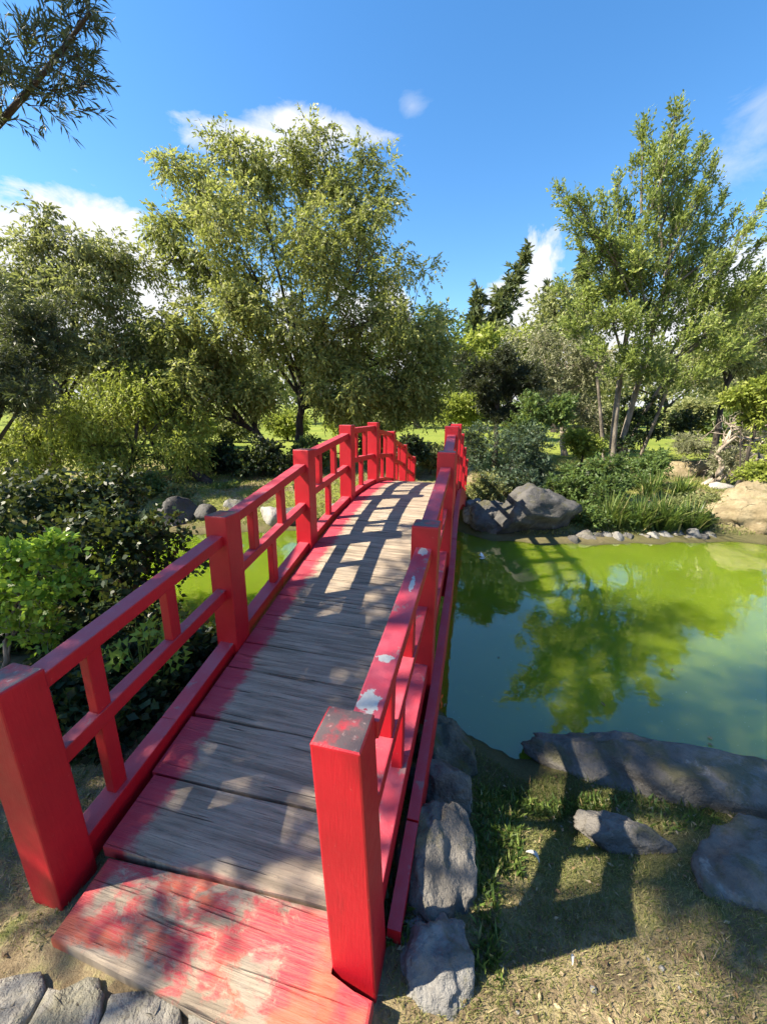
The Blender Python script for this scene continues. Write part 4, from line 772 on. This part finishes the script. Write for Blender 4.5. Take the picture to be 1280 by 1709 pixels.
# weeds between boulders and water
wa = Acc()
for (x0, y0, x1, y1, m_) in [(800, 1290, 890, 1330, 420), (795, 1330, 870, 1480, 700), (880, 1310, 1010, 1340, 420), (1010, 1310, 1200, 1400, 380), (640, 1480, 690, 1640, 260), (660, 1330, 700, 1420, 160), (790, 1490, 830, 1690, 260)]:
    P_ = np.array([on_z(rg.uniform(x0, x1), rg.uniform(y0, y1), -.2)[:2] for _ in range(m_)]); s_ = pond_sd(P_[:, 0], P_[:, 1]); P_ = P_[s_ < -.02]
    blades(wa, P_[:, 0], P_[:, 1], rg, rg.uniform(.03, .075, len(P_)), rg.uniform(.006, .012, len(P_)), rg.random(len(P_)), 1.3)
tag(wa.build('weeds', M_IRI), 'leafy green weeds between near boulders and water edge', 'weeds', kind='stuff')
la = Acc(); n = 2600; x = rg.uniform(-1.8, 2.6, n); y = rg.uniform(.3, 2.0, n); uu = x*EU[0] + y*EU[1]; vv = x*EV[0] + y*EV[1]; k = (pond_sd(x, y) < -.04) & ~((vv > -1.22) & (vv < -.15) & (uu > .47)); x, y = x[k], y[k]; n = len(x)
d = norm(np.stack([rg.normal(size=n), rg.normal(size=n), rg.normal(size=n)*.22], 1)); S = norm(np.cross(d, np.array([0, 0, 1.]) + rg.normal(size=(n, 3))*.3)); tw_ = rg.random(n) < .35
leaves(la, np.stack([x, y, height(x, y) + .008], 1), d, S, np.where(tw_, rg.uniform(.03, .07, n), rg.uniform(.012, .03, n)), np.where(tw_, .0022, rg.uniform(.006, .012, n)), rg.random(n), .03)
M_LIT = leafmat('dead_leaf', [(0, (.06, .038, .02)), (.5, (.17, .11, .055)), (1, (.42, .33, .20))], .15, .7)
tag(la.build('leaf_litter', M_LIT), 'dead leaves and twigs strewn over the near bank', 'leaf litter', kind='stuff')
pa = Acc(); n = 170; x = rg.uniform(-1.6, 2.4, n); y = rg.uniform(.35, 1.9, n); uu = x*EU[0] + y*EU[1]; vv = x*EV[0] + y*EV[1]; k = (pond_sd(x, y) < .04) & ~((vv > -1.22) & (vv < -.15) & (uu > .45)); x, y = x[k], y[k]; z = height(x, y)
cube = np.array([(-1, -1, -1), (1, -1, -1), (1, 1, -1), (-1, 1, -1), (-.6, -.6, .8), (.7, -.6, .7), (.6, .7, .9), (-.7, .6, .6)]); qf = np.array([(3, 2, 1, 0), (4, 5, 6, 7), (0, 1, 5, 4), (1, 2, 6, 5), (2, 3, 7, 6), (3, 0, 4, 7)])
for i in range(len(x)):
    a = rg.random()*6.28; r_ = .004 + .009*rg.random()**3; c_, s_ = math.cos(a), math.sin(a); v = cube*rg.uniform(.7, 1.3, (8, 3))*r_; v = np.stack([v[:, 0]*c_ - v[:, 1]*s_, v[:, 0]*s_ + v[:, 1]*c_, v[:, 2]*.7], 1) + np.array([x[i], y[i], z[i] + r_*.2]); pa.quads(v, qf)
tag(pa.build('gravel', M_RKG), 'scattered small pebbles in the near bank soil', 'gravel', kind='stuff')
# strap-leaved clumps on the far shore
for i, (px, py, D, n, hl, lb) in enumerate([(1065, 880, 6.3, 110, .62, 'strap-leaved clump leaning over pale stones, beside the dark leafy shrub'), (1105, 880, 6.3, 110, .66, 'bright arching strap-leaved clump in the middle of the shore row'), (1150, 882, 6.35, 100, .58, 'trailing strap-leaved clump reaching toward the tan boulder'),
        (1020, 872, 6.35, 90, .60, 'dark strap-leaved clump against the leafy shrub'), (1085, 830, 7.5, 70, .6, 'upright strap-leaved clump behind the shore row'), (1135, 838, 7.5, 60, .5, 'pale drooping strap-leaved clump in front of the crooked tree')]):
    c = at(px, py, D); z = max(hz(c[0], c[1]), WZ); root = tag(empty('strap_plant', (c[0], c[1], z)), lb, 'plant', 'strap-leaved plants along the far shore'); a_ = Acc(); rg2 = RNG(110+i); th = rg2.random(n)*6.283; n = n*2; th = rg2.random(n)*6.283; ln = 1.3*hl*rg2.uniform(.6, 1.15, n); sp_ = rg2.uniform(.15, .75, n); b0 = np.stack([c[0] + rg2.normal(size=n)*.07, c[1] + rg2.normal(size=n)*.06, np.full(n, z-.02)], 1)
    hd = np.stack([np.cos(th), np.sin(th), np.zeros(n)], 1); T = np.linspace(0, 1, 6); S = np.stack([-np.sin(th), np.cos(th), np.zeros(n)], 1); W = .014*rg2.uniform(.7, 1.3, n)
    cpt = [b0 + hd*(ln*sp_*t)[:, None] + np.array([0, 0, 1])*(ln*(t - sp_*.85*t*t))[:, None] for t in T]; V = np.stack([q for j, p_ in enumerate(cpt) for q in (p_ + S*(W*(1.05-T[j]))[:, None], p_ - S*(W*(1.05-T[j]))[:, None])], 1)
    f = np.concatenate([np.arange(n)[:, None]*12 + np.array([[2*j, 2*j+1, 2*j+3, 2*j+2]]) for j in range(5)]); a_.quads(V.reshape(-1, 3), f, np.tile(rg2.random(n), 5)); a_.build('leaves', M_IRI, root, (c[0], c[1], z))['kind'] = 'stuff'
# white feather on the grass and a white bloom floating on the water
mW, tW, bW, _ = newmat('white_feather'); G(tW).set(bW, Base_Color=(.72, .72, .70), Roughness=.7)
def feather(name, label, p, ang, size, cat):
    bm = bmesh.new(); T = np.linspace(0, 1, 9); L_, R_ = [], []
    for t in T:
        c = np.array([size*(t-.5), size*.35*math.sin(t*2.4), .006 + .012*math.sin(t*3.1)]); w = size*.16*math.sin(min(1, t*1.15 + .06)*3.0)**.7 + .0008
        L_.append(bm.verts.new(c + np.array([0, w, .004]))); R_.append(bm.verts.new(c - np.array([0, w, -.002])))
    M_ = [bm.verts.new((size*(t-.5), size*.35*math.sin(t*2.4), .003 + .012*math.sin(t*3.1))) for t in T]
    for i in range(8): bm.faces.new((L_[i], L_[i+1], M_[i+1], M_[i])); bm.faces.new((M_[i], M_[i+1], R_[i+1], R_[i]))
    bmesh.ops.solidify(bm, geom=list(bm.faces), thickness=.0012)
    me = bpy.data.meshes.new(name); bm.to_mesh(me); bm.free(); o = link(name, me, mW); o.location = [float(v) for v in p]; o.rotation_euler = (0, 0, ang); tag(o, label, cat)
p = on_z(887, 1432, -.16); feather('feather', 'curled white feather lying on the shaded bank grass', (p[0], p[1], hz(p[0], p[1]) + .012), -1.0, .055, 'feather')
p = on_z(957, 1612, -.05); feather('feather', 'tiny white feather on the grass near the boulders', (p[0], p[1], hz(p[0], p[1]) + .012), .6, .022, 'feather')
p = on_z(806, 932, WZ); fb = tag(empty('floating_bloom', (p[0], p[1], WZ)), 'torn white blossom floating on green water by the bridge', 'flower'); rf = RNG(16)
for k in range(7):
    bm = bmesh.new(); ln = rf.uniform(.05, .11); a = rf.random()*6.28; up = rf.uniform(.1, 1.2); rows = []
    for t in np.linspace(0, 1, 5):
        w = .022*math.sin(.3 + t*2.6); c = np.array([ln*t*math.cos(up), 0, .008 + ln*t*math.sin(up)*.8]); rows.append([bm.verts.new(c + np.array([0, w, 0])), bm.verts.new(c + np.array([0, 0, -.006])), bm.verts.new(c - np.array([0, w, 0]))])
    for r0, r1 in zip(rows[:-1], rows[1:]):
        for j in (0, 1): bm.faces.new((r0[j], r0[j+1], r1[j+1], r1[j]))
    me = bpy.data.meshes.new('petal'); bm.to_mesh(me); bm.free(); o = link('petal', me, mW, fb); o.location = (rf.normal()*.03, rf.normal()*.03, 0); o.rotation_euler = (0, 0, a)
# fallen leaves drifting on the pond
mL, tL, bL, _ = newmat('fallen_leaf'); G(tL).set(bL, Base_Color=(.16, .11, .045), Roughness=.6)
for i, (x, y) in enumerate([(830, 1098), (1032, 1245), (760, 955), (825, 968), (1180, 1230), (880, 952), (955, 1290), (1190, 1245), (745, 1175), (860, 985), (1120, 1120), (1010, 1180)]):
    p = on_z(x, y, WZ); bm = bmesh.new(); ln = .02 + .012*(i % 3); prof = [(0, 0), (.3, .22), (.65, .2), (1, 0), (.65, -.2), (.3, -.22)]; c = bm.verts.new((ln*.5, 0, .002)); vs = [bm.verts.new((ln*a, ln*b, .004 + .004*abs(b)*4)) for a, b in prof]
    for j in range(6): bm.faces.new((vs[j], vs[(j+1) % 6], c))
    me = bpy.data.meshes.new('fallen_leaf'); bm.to_mesh(me); bm.free(); o = link('fallen_leaf', me, mL); o.location = (p[0], p[1], WZ); o.rotation_euler = (0, 0, i*1.3); tag(o, 'small brown fallen leaf floating on the green pond', 'leaf', 'fallen leaves on the pond')
